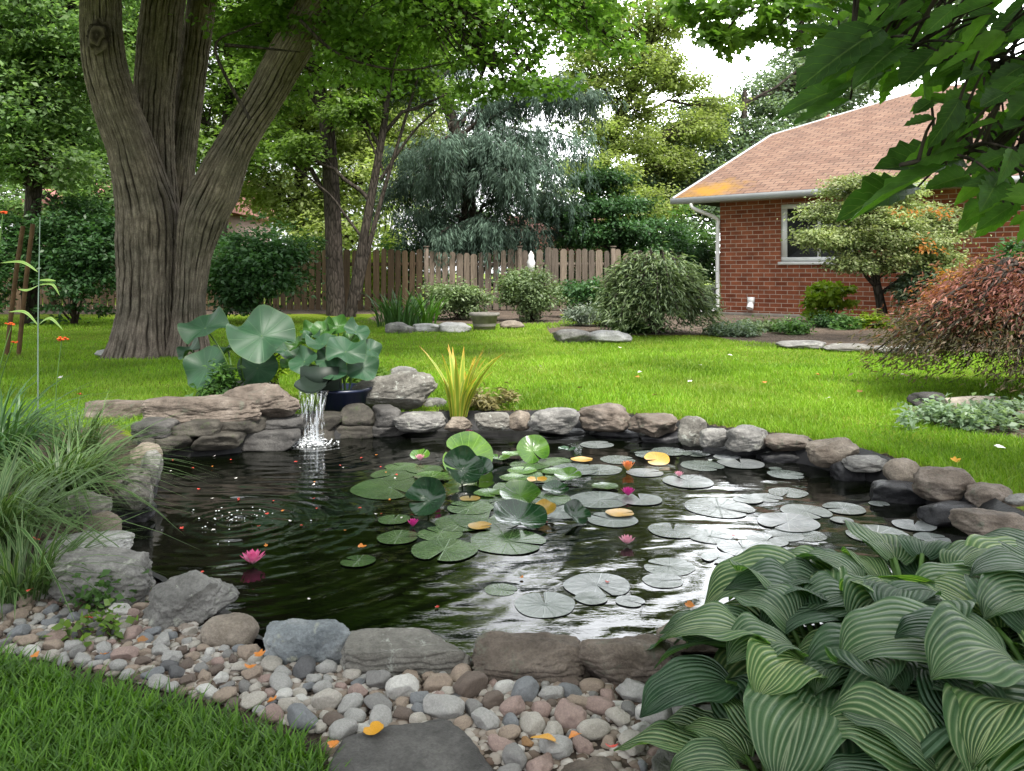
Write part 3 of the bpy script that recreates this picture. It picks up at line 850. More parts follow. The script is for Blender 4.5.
stems[0] = [(145, 364, 38, 0), (146, 345, 33, 0), (148, 310, 29, 0), (149, 270, 29, 0), (149, 240, 30, 0), (147, 212, 29, -.04), (140, 180, 25, -.12), (130, 145, 21, -.2), (117, 110, 20, -.25), (106, 70, 19, -.28), (101, 30, 18.5, -.28), (101, -20, 18, -.25), (104, -90, 16, -.1), (90, -200, 12, .2), (60, -330, 6, .5)]
stems[1] = [(188, 364, 24, -.05), (189, 330, 16, -.07), (190, 295, 14, -.1), (194, 255, 16, -.12), (202, 218, 22, -.16), (216, 188, 22, -.22), (232, 152, 18, -.32), (249, 122, 17, -.36), (265, 97, 16.5, -.4), (291, 50, 18, -.48), (318, 5, 18, -.55), (345, -40, 17, -.7), (380, -120, 15, -.9), (430, -230, 11, -1.3), (475, -330, 5, -1.6)]
stems[2] = [(155, 260, 26, .22), (156, 215, 24, .27), (154, 165, 20, .32), (153, 120, 20, .36), (156, 70, 20.5, .4), (163, 10, 20.5, .48), (176, -60, 18, .6), (200, -180, 14, .8), (215, -320, 7, 1.0)]
stems[3] = [(172, 265, 18, .5), (176, 205, 16, .65), (183, 140, 14.5, .78), (191, 80, 14.5, .9), (201, 10, 15, 1.0), (212, -60, 14, 1.1), (240, -200, 10, 1.5), (280, -330, 5, 1.8)]
tm = MB()
for k, s in enumerate(stems):
    pts = spline([tp(a, b, d) for a, b, r, d in s], 90)
    rr = np.interp(np.linspace(0, 1, len(pts)), np.linspace(0, 1, len(s)), [r * k_ for a, b, r, d in s])
    bark_tube(tm, pts - toff, rr, 40 + 20 * k, .10 if k == 0 else .03 if k == 1 else 0)
tm.build('trunk', furrow_mat(), root, True)
kb = MB(); U_, F_ = ico(4); kn = tp(106, 40, -.40) - toff                      # healed branch scar
rr_ = np.linalg.norm(U_[:, [0, 2]], axis=1); kb.add(U_ * np.array([.13, .06, .17]) * (1 + .09 * np.cos(rr_ * 12 + 3 * vnoise(U_ * 2, 5))[:, None] + .22 * fbm(U_ * 3, 77, 3)[:, None]) + kn + np.array([0, -.155, 0]), F_, np.clip(.5 + .3 * np.cos(rr_ * 12 + 3 * vnoise(U_ * 2, 5)), 0, 1))
kb.build('branch_scar', bpy.data.materials['furrowed_grey_bark'], root, True)
# crown: hanging sprays seen at the top of the picture, and the shade-giving mass above it
rng = np.random.default_rng(11)
low = [(-2.9, 9.5, 3.9, .7, .7, .45), (-2.1, 8.9, 4.0, .9, .8, .5), (-1.2, 8.6, 3.75, .8, .7, .45), (-.5, 8.4, 3.65, .8, .6, .5), (.15, 8.3, 3.6, .8, .6, .5),
       (.75, 8.4, 3.9, .7, .6, .45), (-.2, 8.2, 3.05, .45, .4, .35), (.3, 8.2, 2.9, .25, .3, .3), (.95, 8.2, 3.45, .35, .4, .35), (-1.6, 8.8, 3.35, .6, .5, .35), (-2.4, 9.6, 3.4, .5, .5, .3)]
high = [(-4.6, 9.6, 6.4, 2.0, 2.0, 1.2), (-2.4, 9.2, 5.6, 1.9, 1.8, 1.0), 
        (-7.5, 8.0, 5.8, 1.6, 1.8, .9), (-4.4, 7.2, 5.6, 2.0, 1.5, .9), (-2.0, 7.2, 5.6, 1.8, 1.4, .8), (-2.2, 12.2, 6.4, 2.2, 1.9, 1.2),
        (-5.6, 5.6, 5.4, 2.0, 1.4, .8), (-3.4, 5.2, 5.2, 1.8, 1.3, .8), (-1.6, 5.6, 5.3, 1.5, 1.2, .7), (-3.5, 8.4, 6.4, 2.4, 2.0, 1.0), (-4.0, 3.8, 5.2, 1.8, 1.2, .7), (-.7, 9.3, 5.5, 1.1, 1.2, .8), (-.7, 9.6, 7.0, 1.2, 1.3, 1.0), (-.1, 9.2, 6.0, .8, 1.1, .8), (.1, 9.0, 4.95, .75, .9, .5), (-.9, 9.0, 4.9, .8, .9, .5), (-.3, 9.3, 5.6, .9, .9, .6), (-.2, 9.8, 8.0, 1.2, 1.2, 1.0), (-6.5, 8.5, 5.6, 1.8, 1.8, .8), (-1.6, 4.4, 5.0, 1.3, 1.1, .6), (-3.0, 6.8, 6.3, 2.2, 1.6, .8)]
V1, F1, r1, c1, i1 = crown(low, 15000, rng, .062, .6, 420, .21, .45, .35, True)
V2, F2, r2, c2, i2_ = crown(high, 52000, rng, .22, .6, 700, .52, .5, .2)
cb = MB(); cb.add(V1 - toff, F1, r1); cb.add(V2 - toff, F2, r2)
cb.build('crown', M['lf_maple'], root)
bw = MB()
tips = [spline([tp(a, b, d) for a, b, r, d in s], 70) for s in stems]
for blobs, cc, ix, rad in ((low, c1, i1, .035), (high, c2, i2_, .07)):
    for bi, b in enumerate(blobs):
        t_ = np.array(b[:3]); best = None
        for s in tips:
            d = np.linalg.norm(s - t_, axis=1) + np.where(s[:, 2] < 3.4, 50, 0); j = int(np.argmin(d))
            if best is None or d[j] < best[0]: best = (d[j], s[j])
        p = limb(best[1], t_, rng, .12, 9)
        bw.tube(p - toff, np.linspace(rad, rad * .4, 9), 7)
        for q in cc[ix == bi][: (22 if rad < .05 else 5)]:
            w = limb(p[rng.integers(4, 9)], q, rng, .05, 5); bw.tube(w - toff, np.linspace(rad * .3, .004, 5), 4, cap=False)
for pts in ([(445, -30), (470, 25), (492, 50), (503, 78), (520, 108)], [(478, 30), (486, 60), (478, 85), (470, 105)], [(250, 120), (215, 50), (240, 30), (262, 22)],
            [(300, 20), (340, 55), (400, 70), (450, 62)], [(225, 45), (260, 48), (300, 52)], [(400, -10), (405, 25), (395, 60), (390, 95)]):
    p = spline([PY(a, b, 8.4) for a, b in pts], 16); bw.tube(p - toff, np.linspace(.022, .006, len(p)), 6)
bw.build('branch', M['bark_dark'], root, True)

# ------------------------------------------------------------------ trees and shrubs behind
def bl(px, py, y, rx, ry, rz): q = PY(px, py, y); return (q[0], q[1], q[2], rx, ry, rz)
TG = 'trees behind the garden fence'
def bgtree(label, px, y, path, rad, blobs, lm, n, size, seed, **kw):
    pts = [PY(a, b, y) for a, b in path]; pts[0][2] = 0
    return make_tree(kw.pop('name', 'garden_tree'), label, 'tree', (pts[0][0], y), pts, rad, blobs, M[lm], kw.pop('bark', M['bark_dark']), n, size, seed, TG, **kw)

bgtree('leafy tree with dark crooked limbs at the left edge of the garden', 28, 15.5, [(30, 320), (32, 230), (36, 150), (40, 100), (50, 60), (50, -60)], [.16, .15, .13, .1, .08, .04],
       [bl(20, 20, 15, 1.5, 1.4, .9), bl(70, 60, 15.5, 1.1, 1.2, .7), bl(10, 110, 15, 1.2, 1.2, .8), bl(70, 130, 16, 1.0, 1.0, .6), bl(-50, 50, 15, 1.5, 1.5, 1.2), bl(40, -60, 15.5, 1.8, 1.5, 1.1), bl(90, -20, 16, 1.2, 1.2, .8), bl(30, 165, 15, 1.3, 1.0, .4)],
       'lf_green_haze', 17000, .14, 21, cr=.42, flat=.35, limb_r=.07)
bgtree('tall bright green tree seen between the forked stems', 225, 24, [(220, 315), (222, 200), (228, 100), (230, -60)], [.2, .18, .14, .08],
       [bl(220, 20, 24, 2.4, 2, 1.5), bl(260, 90, 24, 1.7, 1.6, 1.1), bl(170, 100, 24, 1.8, 1.6, 1.2), bl(215, 150, 24, 1.8, 1.6, .9), bl(130, 20, 24, 2, 2, 1.4), bl(300, 30, 24, 2, 2, 1.3), bl(90, 100, 25, 1.6, 1.5, 1.0)],
       'lf_bright', 15000, .19, 22, cr=.55, flat=.4)
bgtree('dark trunked tree with low bare branches left of the leaning pair', 333, 18.3, [(336, 316), (334, 250), (331, 180), (326, 120), (318, 80), (310, 0), (300, -80)], [.23, .2, .19, .17, .14, .1, .06],
       [bl(300, 20, 18.3, 1.6, 1.3, .8), bl(350, 0, 18, 1.6, 1.3, .9), bl(280, 75, 18.3, .9, .9, .5), bl(360, 70, 18.3, 1.1, 1.0, .6), bl(330, -70, 18.3, 2.2, 1.6, 1.2), bl(400, 30, 18.3, 1.3, 1.2, .8), bl(395, 95, 18.6, .8, .8, .45), bl(265, 140, 18.3, .6, .6, .35)],
       'lf_bright', 11000, .15, 23, cr=.38, flat=.4, bark=M['bark_dark'])
def second_stem(root, off, rng):
    w = MB()
    for path, r in (([(357, 300), (368, 250), (384, 190), (402, 130), (420, 70)], .07), ([(364, 240), (345, 215), (330, 195), (300, 170), (285, 150)], .035), ([(380, 180), (415, 130), (450, 100)], .04), ([(383, 170), (360, 120), (345, 100)], .03)):
        p = spline([PY(a, b, 17.6) for a, b in path], 20); w.tube(p - off, np.linspace(r, r * .35, len(p)), 7)
    w.build('branch', M['bark_dark'], root, True)
bgtree('slender leaning tree with two grey stems in front of the fence', 352, 17.6, [(350, 316), (358, 270), (368, 215), (378, 160), (386, 110), (388, 60), (392, -20)], [.13, .115, .1, .09, .075, .06, .03],
       [bl(380, 30, 17.6, .9, .8, .5), bl(420, 60, 17.6, .8, .8, .5), bl(350, 110, 17.6, .6, .6, .4), bl(300, 150, 17.6, .5, .5, .35), bl(445, 95, 17.6, .5, .5, .3)],
       'lf_bright', 4200, .14, 24, cr=.3, flat=.4, extra=second_stem)
bgtree('pale yellow green tree against the white sky above the fence', 610, 29, [(600, 300), (588, 240), (592, 190), (610, 140), (632, 90), (648, 30), (650, -30)], [.22, .2, .18, .16, .13, .1, .05],
       [bl(600, 30, 29, 1.6, 1.5, 1.1), bl(640, 70, 29, 1.4, 1.4, .8), bl(575, 90, 29, 1.2, 1.2, .8), bl(660, 20, 29, 1.4, 1.3, .9), bl(625, 140, 29, 1.4, 1.3, .7), bl(690, 130, 30, 1.2, 1.2, .6), bl(660, 165, 30, 1.4, 1.2, .7), bl(600, 175, 28, 1.3, 1.2, .8), bl(560, 10, 29, 1.3, 1.3, .9), bl(640, 210, 28, 1.6, 1.2, .8), bl(680, 80, 30, 1.0, 1.0, .5), bl(640, 110, 29, .9, .9, .4), bl(715, 105, 31, .9, .9, .4), bl(605, 130, 29, 1.2, 1.1, .6), bl(655, 60, 30, 1.1, 1.0, .6), bl(590, 70, 29, 1.0, 1.0, .6), bl(620, 95, 29.5, .9, .9, .45)],
       'lf_yellow', 24000, .16, 25, cr=.46, flat=.45, twigs=.6)
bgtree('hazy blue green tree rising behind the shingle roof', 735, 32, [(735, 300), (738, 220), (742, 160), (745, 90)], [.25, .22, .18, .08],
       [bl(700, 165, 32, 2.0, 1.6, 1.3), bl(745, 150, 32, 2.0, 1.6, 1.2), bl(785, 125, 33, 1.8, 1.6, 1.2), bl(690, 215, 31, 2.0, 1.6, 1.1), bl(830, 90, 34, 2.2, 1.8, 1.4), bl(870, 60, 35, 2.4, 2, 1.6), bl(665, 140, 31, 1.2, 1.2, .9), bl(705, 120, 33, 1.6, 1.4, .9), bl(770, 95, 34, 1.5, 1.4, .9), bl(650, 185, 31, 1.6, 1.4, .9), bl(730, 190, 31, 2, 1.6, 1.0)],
       'lf_blue_haze', 22000, .2, 26, cr=.5, flat=.5)
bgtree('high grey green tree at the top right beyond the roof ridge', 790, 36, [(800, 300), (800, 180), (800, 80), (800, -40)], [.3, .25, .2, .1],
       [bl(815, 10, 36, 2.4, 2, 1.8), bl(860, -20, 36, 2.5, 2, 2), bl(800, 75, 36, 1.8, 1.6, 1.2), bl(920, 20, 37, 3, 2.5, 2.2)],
       'lf_blue_haze', 9000, .24, 27, cr=.55)
bgtree('dark layered tree above the fence beside the conifer', 625, 22.5, [(618, 312), (616, 270), (614, 235), (612, 200)], [.12, .1, .08, .04],
       [bl(610, 205, 22.5, 1.1, 1.0, .4), bl(640, 232, 22.3, 1.4, 1.1, .45), bl(585, 235, 22.5, 1.1, 1.0, .4), bl(660, 255, 22.3, 1.2, 1, .45), bl(600, 180, 22.6, .7, .7, .3), bl(560, 215, 22.6, .8, .8, .35)],
       'lf_dark', 9500, .13, 28, cr=.34, flat=.28)
bgtree('broad green maple filling the gap between trunk and conifer', 300, 27, [(300, 312), (300, 200), (305, 100), (310, 0)], [.25, .22, .18, .1],
       [bl(250, 180, 27, 1.6, 1.6, 1.1), bl(300, 200, 27, 1.8, 1.6, 1.1), bl(360, 180, 27, 1.6, 1.6, 1.3), bl(330, 120, 27, 2, 2, 1.4), bl(400, 130, 28, 1.6, 1.6, 1.3), bl(270, 110, 28, 1.8, 1.6, 1.3), bl(350, 240, 26, 1.8, 1.3, .9), bl(390, 60, 28, 2.2, 2, 1.6), bl(450, 10, 29, 2, 2, 1.5)],
       'lf_yellow', 19000, .2, 29, cr=.55)
bgtree('tall dark tree far left behind the hedge', 70, 25, [(75, 310), (72, 200), (70, 100), (60, -50)], [.3, .26, .2, .1],
       [bl(40, 190, 25, 2.4, 2, 1.6), bl(120, 190, 25, 2, 2, 1.4), bl(100, 130, 26, 2, 2, 1.3), bl(10, 90, 26, 2.4, 2, 1.8), bl(60, 20, 27, 3, 2.5, 1.8), bl(-60, 150, 25, 3, 2.5, 2.4), bl(-60, 20, 26, 3, 2.5, 2.4), bl(140, 60, 27, 1.8, 1.8, 1.2)],
       'lf_green_haze', 17000, .21, 30, cr=.55)
# weeping blue conifer
def conifer():
    rng = np.random.default_rng(31)
    y = 22.3; base = PY(470, 310, y); base[2] = 0
    r = empty('weeping_conifer', base, 'weeping blue grey conifer with drooping needle curtains above the fence', 'tree'); off = np.array(r.location)
    w = MB()
    tpth = spline([PY(470, 310, y) * np.array([1, 1, 0]), PY(468, 200, y), PY(455, 130, y), PY(430, 60, y), PY(405, 20, y)], 30)
    w.tube(tpth - off, np.linspace(.26, .08, len(tpth)), 10)
    A = []
    arms = [((452, 125), (405, 60), 0.0), ((455, 140), (560, 75), -.5), ((458, 150), (595, 95), .2), ((460, 160), (585, 140), -.9), ((462, 175), (520, 150), -1.4), ((455, 160), (440, 145), -1.6),
            ((462, 180), (560, 168), -1.2), ((460, 185), (395, 150), -.6), ((466, 200), (520, 175), -1.6), ((466, 205), (430, 175), -1.2), ((466, 215), (575, 205), -.4), ((466, 225), (410, 215), -.5), ((466, 235), (500, 225), -1.2), ((466, 195), (380, 190), .3), ((455, 130), (500, 100), .5), ((440, 80), (470, 60), 0), ((466, 240), (440, 235), -1.0), ((466, 240), (540, 235), -.3), ((466, 170), (490, 130), -.8), ((440, 90), (390, 75), .3)]
    Pn = []; Ax = []; Ln = []; Tn = []
    for (a, b, dy) in arms:
        p0 = PY(a[0], a[1], y); p1 = PY(b[0], b[1], y + dy * 1.4)
        p = limb(p0, p1, rng, .16, 12); w.tube(p - off, np.linspace(.07, .015, 12), 6)
        L = np.linalg.norm(p1 - p0)
        nst = int(46 * L + 26)
        for s in range(nst):
            t = .25 + .75 * rng.random() ** .8; i = t * 11; i0 = int(i); i1 = min(i0 + 1, 11)
            q = p[i0] + (p[i1] - p[i0]) * (i - i0)
            side = rng.normal(size=3) * np.array([.30, .34, .10]); q = q + side
            sl_ = (.22 + .75 * rng.random() ** 1.6) * (.55 + .8 * t)
            m = int(38 * sl_) + 12
            tt = rng.random(m) ** .85
            swing = rng.normal(size=2) * .12
            pp = q + np.c_[swing[0] * tt, swing[1] * tt, .06 * np.sin(tt * 3) - sl_ * tt] + rng.normal(size=(m, 3)) * np.array([.045, .045, .03])
            ax = unit(np.array([0, 0, -1.]) + rng.normal(size=(m, 3)) * np.array([.35, .35, .25]) + np.c_[side[0] * np.ones(m), side[1] * np.ones(m), np.zeros(m)] * (1 - tt)[:, None] * 2)
            Pn.append(pp); Ax.append(ax); Ln.append(.1 + .14 * rng.random(m)); Tn.append(np.clip(.95 - 1.05 * tt * (.5 + .5 * rng.random()) + .18 * rng.normal(size=m), 0, 1))
    Pn = np.concatenate(Pn); Ax = np.concatenate(Ax); Ln = np.concatenate(Ln); Tn = np.concatenate(Tn)
    Nn = unit(np.cross(Ax, rng.normal(size=Ax.shape)))
    V, Fc, rr = quad_leaves(Pn, Ax, Nn, Ln * .9, Ln * .13, Tn, .05)
    w.build('trunk', M['bark_dark'], r, True)
    link('crown', mesh_np('crown', V - off, Fc, rr), M['needle'], r)
    # bare grey twigs in its heart
    Vt, Ft, rt, _, _ = crown([bl(450, 160, y + .3, 1.6, 1.0, 1.6), bl(480, 220, y + .3, 1.8, .9, .9)], 5000, rng, .22, .1, 200, .4, 1.0, .5)
    link('dead_twig', mesh_np('dead_twig', Vt - off, Ft, rt), M['needle_dead'], r)
conifer()

SG = 'shrubs around the lawn'
def shrub(label, px, py, w, h, lm, n, size, seed, y=None, name='garden_shrub', **kw):
    """px, py: base pixel; w, h: size in pixels"""
    c = P(px, py) if y is None else np.array([(px - 512) / F * y, y, 0])
    s = c[1] / F
    return make_shrub(name, label, kw.pop('cat', 'shrub'), c, (w / 2 * s * .85, w / 2 * s * .7, h / 2 * s * .82), M[lm], n, size, seed, SG, **kw)
shrub('dense dark evergreen shrub left of the forked trunk', 75, 325, 130, 165, 'lf_dark', 16000, .10, 41, cr=.3, flat=.35, y=15.2)
shrub('dark shrub at the far left behind the two stakes', -30, 325, 130, 150, 'lf_dark', 9000, .10, 42, cr=.3, flat=.35, y=14.6)
shrub('dark leafy shrub with arching boughs right of the forked trunk', 255, 322, 110, 135, 'lf_dark', 12000, .11, 43, cr=.3, flat=.35, y=15.6)
shrub('grey green shrub left of the pair in front of the fence', 455, 326, 80, 46, 'lf_sage', 7000, .075, 44, y=16.6)
shrub('rounder grey green shrub below the fence ornament', 530, 329, 75, 66, 'lf_sage', 8000, .075, 45, y=16.2)
shrub('dark shrub between the grey green shrub and the weeping bush', 583, 322, 60, 48, 'lf_dark', 5000, .08, 46, y=17.6)
shrub('low silver lavender mound at the edge of the mulch bed', 602, 330, 78, 28, 'lf_silver', 6000, .09, 47, y=14.8, asp=.18, cr=.12)
shrub('green spreading cover under the weeping bush', 640, 336, 60, 12, 'lf_mid', 2500, .06, 48, y=13.2)
shrub('blue green low mat at the lawn edge before the brick wall', 735, 341, 70, 12, 'lf_blue_haze', 2500, .06, 49, y=12.6)
shrub('dark hedge shrub left of the downspout', 690, 312, 60, 95, 'lf_dark', 6000, .1, 50, y=20.5)
shrub('shaded green shrub beside the left end of the house', 660, 312, 60, 60, 'lf_mid', 5000, .1, 51, y=20.0)
shrub('lime green young maple against the brick wall', 835, 318, 60, 58, 'lf_lime', 1500, .12, 52, y=15.6, cr=.14, stems=9, lobed=True, flat=.35)
shrub('small dark clump on the mulch below the window', 826, 330, 24, 12, 'lf_dark', 900, .06, 53, y=14.4)
shrub('pale green hosta like clump right of the dark clump', 845, 330, 20, 14, 'lf_mid', 600, .09, 54, y=14.0)
shrub('low grey mat on the mulch at the foot of the downspout', 760, 333, 60, 9, 'lf_sage', 1500, .06, 74, y=13.6)
shrub('pale green tuft between the mat and the stone edging', 790, 336, 30, 12, 'lf_mid', 900, .07, 75, y=13.0)
shrub('yellow green low plant at the foot of the layered tree', 872, 326, 40, 14, 'lf_lime', 900, .08, 76, y=14.2)
shrub('tall blue green shrub right of the layered tree trunk', 925, 325, 62, 75, 'lf_blue_haze', 6500, .085, 55, y=14.4)
shrub('golden yellow shrub above the red maple', 962, 320, 50, 100, 'lf_gold', 3000, .09, 56, y=15.0)
shrub('bright green shrub behind the red maple', 985, 325, 70, 85, 'lf_mid', 5000, .09, 57, y=13.5)
shrub('dark green shrub at the right edge behind the maple', 1030, 330, 90, 120, 'lf_dark', 7000, .09, 58, y=12.6)
shrub('orange leaved shrub peeping over the red maple', 945, 322, 36, 84, 'lf_orange', 1300, .09, 59, y=13.0)
for k, (px, y, w, h, lm) in enumerate(((405, 23, 60, 100, 'lf_dark'), (470, 24, 150, 150, 'lf_dark'), (545, 24, 90, 78, 'lf_dark'), (375, 22.5, 50, 64, 'lf_lime'), (610, 24, 80, 100, 'lf_mid'), (690, 25, 80, 120, 'lf_mid'), (310, 23, 70, 90, 'lf_mid'), (190, 23, 120, 100, 'lf_dark'))):
    lab = ['dark bush behind the fence left of the conifer', 'dark bush behind the fence under the conifer', 'dark bush behind the fence right of the conifer', 'lime bush showing over the fence by the leaning stems',
           'green bush behind the right end of the fence', 'tall green bush between fence and house', 'green bush over the fence near the dark trunk', 'dark bush behind the fence by the forked trunk'][k]
    shrub(lab, px, 310, w, h, lm, 5500 if w > 70 else 3200, .13, 60 + k, y=y, cr=.4)

# weeping bush with bare stems
def weeping(name, label, c, R, Hh, lm_top, lm_low, n, seed, size=.07, asp=.2, split=.5, nb=60, trunk_r=.03, stems=6, skew=(0, 0), droop=1.0, lift=.6):
    rng = np.random.default_rng(seed)
    r = empty(name, (c[0], c[1], 0), label, 'shrub' if 'bush' in label else 'tree', None); off = np.array(r.location)
    w = MB(); P1 = []; A1 = []; T1 = []
    hub = [np.array([c[0] + rng.normal() * .06 * R, c[1] + rng.normal() * .06 * R, 0]) for _ in range(stems)]
    for b in range(nb):
        a = rng.random() * 6.283; rr = R * (.45 + .6 * rng.random()); top = Hh * (.72 + .3 * rng.random()) * (1 - .25 * (rr / R) ** 2)
        h0 = hub[b % stems]
        mid = np.array([c[0] + skew[0] * .5 + math.cos(a) * rr * .5, c[1] + skew[1] * .5 + math.sin(a) * rr * .5, top])
        end = np.array([c[0] + skew[0] + math.cos(a) * rr, c[1] + skew[1] + math.sin(a) * rr, top * (1 - droop * (.25 + .55 * rng.random()))])
        p = spline([h0, h0 * .6 + mid * .4 + np.array([0, 0, .08 * Hh]), mid, (mid + end) / 2 + np.array([0, 0, .07 * Hh]), end], 24)
        w.tube(p - off, np.linspace(trunk_r, .004, len(p)), 5, cap=False)
        m = n // nb; t = .38 + .62 * rng.random(m) ** .8; i = t * (len(p) - 1); i0 = i.astype(int); i1 = np.minimum(i0 + 1, len(p) - 1)
        q = p[i0] + (p[i1] - p[i0]) * (i - i0)[:, None] + rng.normal(size=(m, 3)) * np.array([.1, .1, .06]) * R
        q[:, 2] -= np.abs(rng.normal(size=m)) * .06 * Hh
        d = unit(np.array([math.cos(a), math.sin(a), -.9]) + .6 * rng.normal(size=(m, 3)))
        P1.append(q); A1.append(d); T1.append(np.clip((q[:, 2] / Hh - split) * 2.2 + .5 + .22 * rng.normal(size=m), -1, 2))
    P1 = np.concatenate(P1); A1 = np.concatenate(A1); T1 = np.concatenate(T1)
    P1[:, 2] = np.maximum(P1[:, 2], .02)
    Nn = unit(np.array([0, 0, 1.]) + .7 * rng.normal(size=P1.shape)); A1 = unit(A1 - Nn * np.sum(A1 * Nn, 1)[:, None] * .6)
    L = size * (.7 + .7 * rng.random(len(P1)))
    w.build('stem', M['bark_dark'], r, True)
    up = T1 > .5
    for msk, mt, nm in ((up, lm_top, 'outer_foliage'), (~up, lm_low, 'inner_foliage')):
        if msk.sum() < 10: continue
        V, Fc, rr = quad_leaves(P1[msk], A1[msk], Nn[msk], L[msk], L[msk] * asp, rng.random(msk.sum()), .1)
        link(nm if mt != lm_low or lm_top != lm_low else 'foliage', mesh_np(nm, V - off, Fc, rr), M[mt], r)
    return r
weeping('weeping_bush', 'round grey green weeping bush on bare splayed stems in the mulch bed', P(655, 334), .92, 1.42, 'lf_sage', 'lf_sage', 13000, 71, .11, .2, -1, 90, .03, 7)
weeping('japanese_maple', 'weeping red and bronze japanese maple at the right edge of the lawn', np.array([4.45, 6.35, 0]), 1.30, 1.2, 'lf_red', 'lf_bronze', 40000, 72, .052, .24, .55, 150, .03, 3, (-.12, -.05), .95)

# variegated layered tree by the house
def pale_extra(root, off, rng):
    V, Fc, rr, _, _ = crown([bl(935, 215, 13.6, .3, .3, .12), bl(905, 210, 13.6, .25, .3, .1), bl(930, 245, 13.6, .35, .3, .2)], 200, rng, .07, .5, 24, .12)
    link('autumn_leaf_spray', mesh_np('autumn_leaf_spray', V - off, Fc, rr), M['lf_orange'], root)['kind'] = 'stuff'
c = P(885, 326)
make_tree('layered_tree', 'cream variegated tree with layered crown in front of the brick wall', 'tree', (c[0], c[1]), [np.array([c[0], c[1], -.02]), PY(880, 300, c[1]), PY(872, 265, c[1]), PY(862, 235, c[1]), PY(860, 200, c[1])], [.11, .085, .07, .05, .025],
          [bl(850, 190, c[1], .45, .45, .22), bl(830, 212, c[1], .45, .5, .2), bl(868, 215, c[1] - .3, .5, .5, .24), bl(835, 238, c[1] - .2, .55, .5, .2), bl(890, 235, c[1] - .4, .7, .6, .35), bl(915, 215, c[1], .6, .5, .3), bl(925, 245, c[1] - .4, .55, .5, .3), bl(880, 262, c[1] - .4, .7, .5, .22), bl(848, 262, c[1] - .3, .45, .4, .14), bl(940, 265, c[1] - .3, .4, .4, .25), bl(945, 225, c[1] - .2, .5, .5, .3), bl(868, 185, c[1], .5, .5, .18), bl(820, 235, c[1] - .3, .4, .45, .16), bl(900, 190, c[1], .5, .5, .2)],
          M['lf_pale'], M['bark_dark'], 12000, .08, 73, cr=.24, flat=.35, limb_r=.03, extra=pale_extra)

# distant woodland so that no bare horizon shows
rng = np.random.default_rng(81)
blobs = []
for a in np.linspace(-62, 62, 46):
    r = math.radians(a); y = 50 + 6 * rng.random(); hh = 11.5 + 2 * rng.random() if a < 3 else 7.2 + 1.8 * rng.random() if a < 22 else 7
    blobs.append((math.tan(r) * y, y, hh * .5, 3.2, 2, hh * .62))
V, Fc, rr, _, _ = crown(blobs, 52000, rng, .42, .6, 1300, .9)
tag(link('distant_woodland', mesh_np('distant_woodland', V, Fc, rr), M['lf_blue_haze']), kind='stuff')

# ------------------------------------------------------------------ labels that tell repeats apart
ORD = {2: ['left', 'right'], 3: ['leftmost', 'middle', 'rightmost']}
CARD = ['', 'one', 'two', 'three', 'four', 'five', 'six', 'seven', 'eight', 'nine', 'ten', 'eleven', 'twelve', 'thirteen', 'fourteen', 'fifteen', 'sixteen', 'seventeen', 'eighteen', 'nineteen', 'twenty']
NTH = ['', 'first', 'second', 'third', 'fourth', 'fifth', 'sixth', 'seventh', 'eighth', 'ninth', 'tenth', 'eleventh', 'twelfth']
def tell_apart(items, marks):
    """items: (object, base label); marks: (phrase, xyz). Names each one by its look and the landmark it lies nearest to."""
    sets = {}
    for o, base in items:
        p = np.array(o.location)
        j = min(range(len(marks)), key=lambda j: np.linalg.norm(p[:2] - np.asarray(marks[j][1])[:2]))
        sets.setdefault((base, j), []).append(o)
    for (base, j), os in sets.items():
        os.sort(key=lambda o: screen(o.location)[0]); n = len(os); ph = marks[j][0]
        for i, o in enumerate(os):
            if n == 1: o['label'] = f'{base} nearest {ph}'
            elif n in ORD: o['label'] = f'{base}, {ORD[n][i]} of {CARD[n]} by {ph}'
            elif i == 0: o['label'] = f'{base}, leftmost of those by {ph}'
            elif i == n - 1: o['label'] = f'{base}, rightmost of those by {ph}'
            elif i <= n // 2 and i < 12: o['label'] = f'{base}, {NTH[i + 1]} from left by {ph}'
            elif n - i < 12: o['label'] = f'{base}, {NTH[n - i]} from right by {ph}'
            else: o['label'] = f'{base}, in the middle of those by {ph}'

# ------------------------------------------------------------------ stones
def stone_mesh(name, dims, seed, box=3.0, cuts=7, rough=.05, sub=5, strata=0.0, tilt=0.0, flat=0.0):
    rng = np.random.default_rng(seed)
    U, Fc = ico(sub)
    r = (np.abs(U) ** box).sum(1) ** (-1 / box)
    p = U * r[:, None]
    for k in range(cuts):
        n = unit(rng.normal(size=3) * np.array([1, 1, .8])); d = (.62 + .3 * rng.random()) * (1 if box < 3 else 1.15)
        s = p @ n - d; p = p - n * np.maximum(s, 0)[:, None] * .92
    if flat: p[:, 2] = np.where(p[:, 2] > 1 - flat, (1 - flat) + (p[:, 2] - 1 + flat) * .15, p[:, 2])
    q = p + seed * 3.1
    nrm = unit(p * np.array([1, 1, 1.3]))
    p = p + nrm * (fbm(q * 1.4, seed, 2) * rough * 2.2 + fbm(q * 4.5, seed + 5, 3) * rough * .9 + fbm(q * 14, seed + 9, 2) * rough * .28)[:, None]
    if strata:
        lay = np.abs(((p[:, 2] * 4 + fbm(q * 2, seed + 3, 2) * .9) % 1) - .5) * 2
        side = 1 - np.clip(np.abs(nrm[:, 2]) * 1.4 - .3, 0, 1)
        p[:, :2] *= (1 - strata * (lay > .72) * side)[:, None]
    p[:, 2] += tilt * p[:, 0]
    p = p * np.asarray(dims) / 2
    return mesh_np(name, p, Fc, smooth=True)

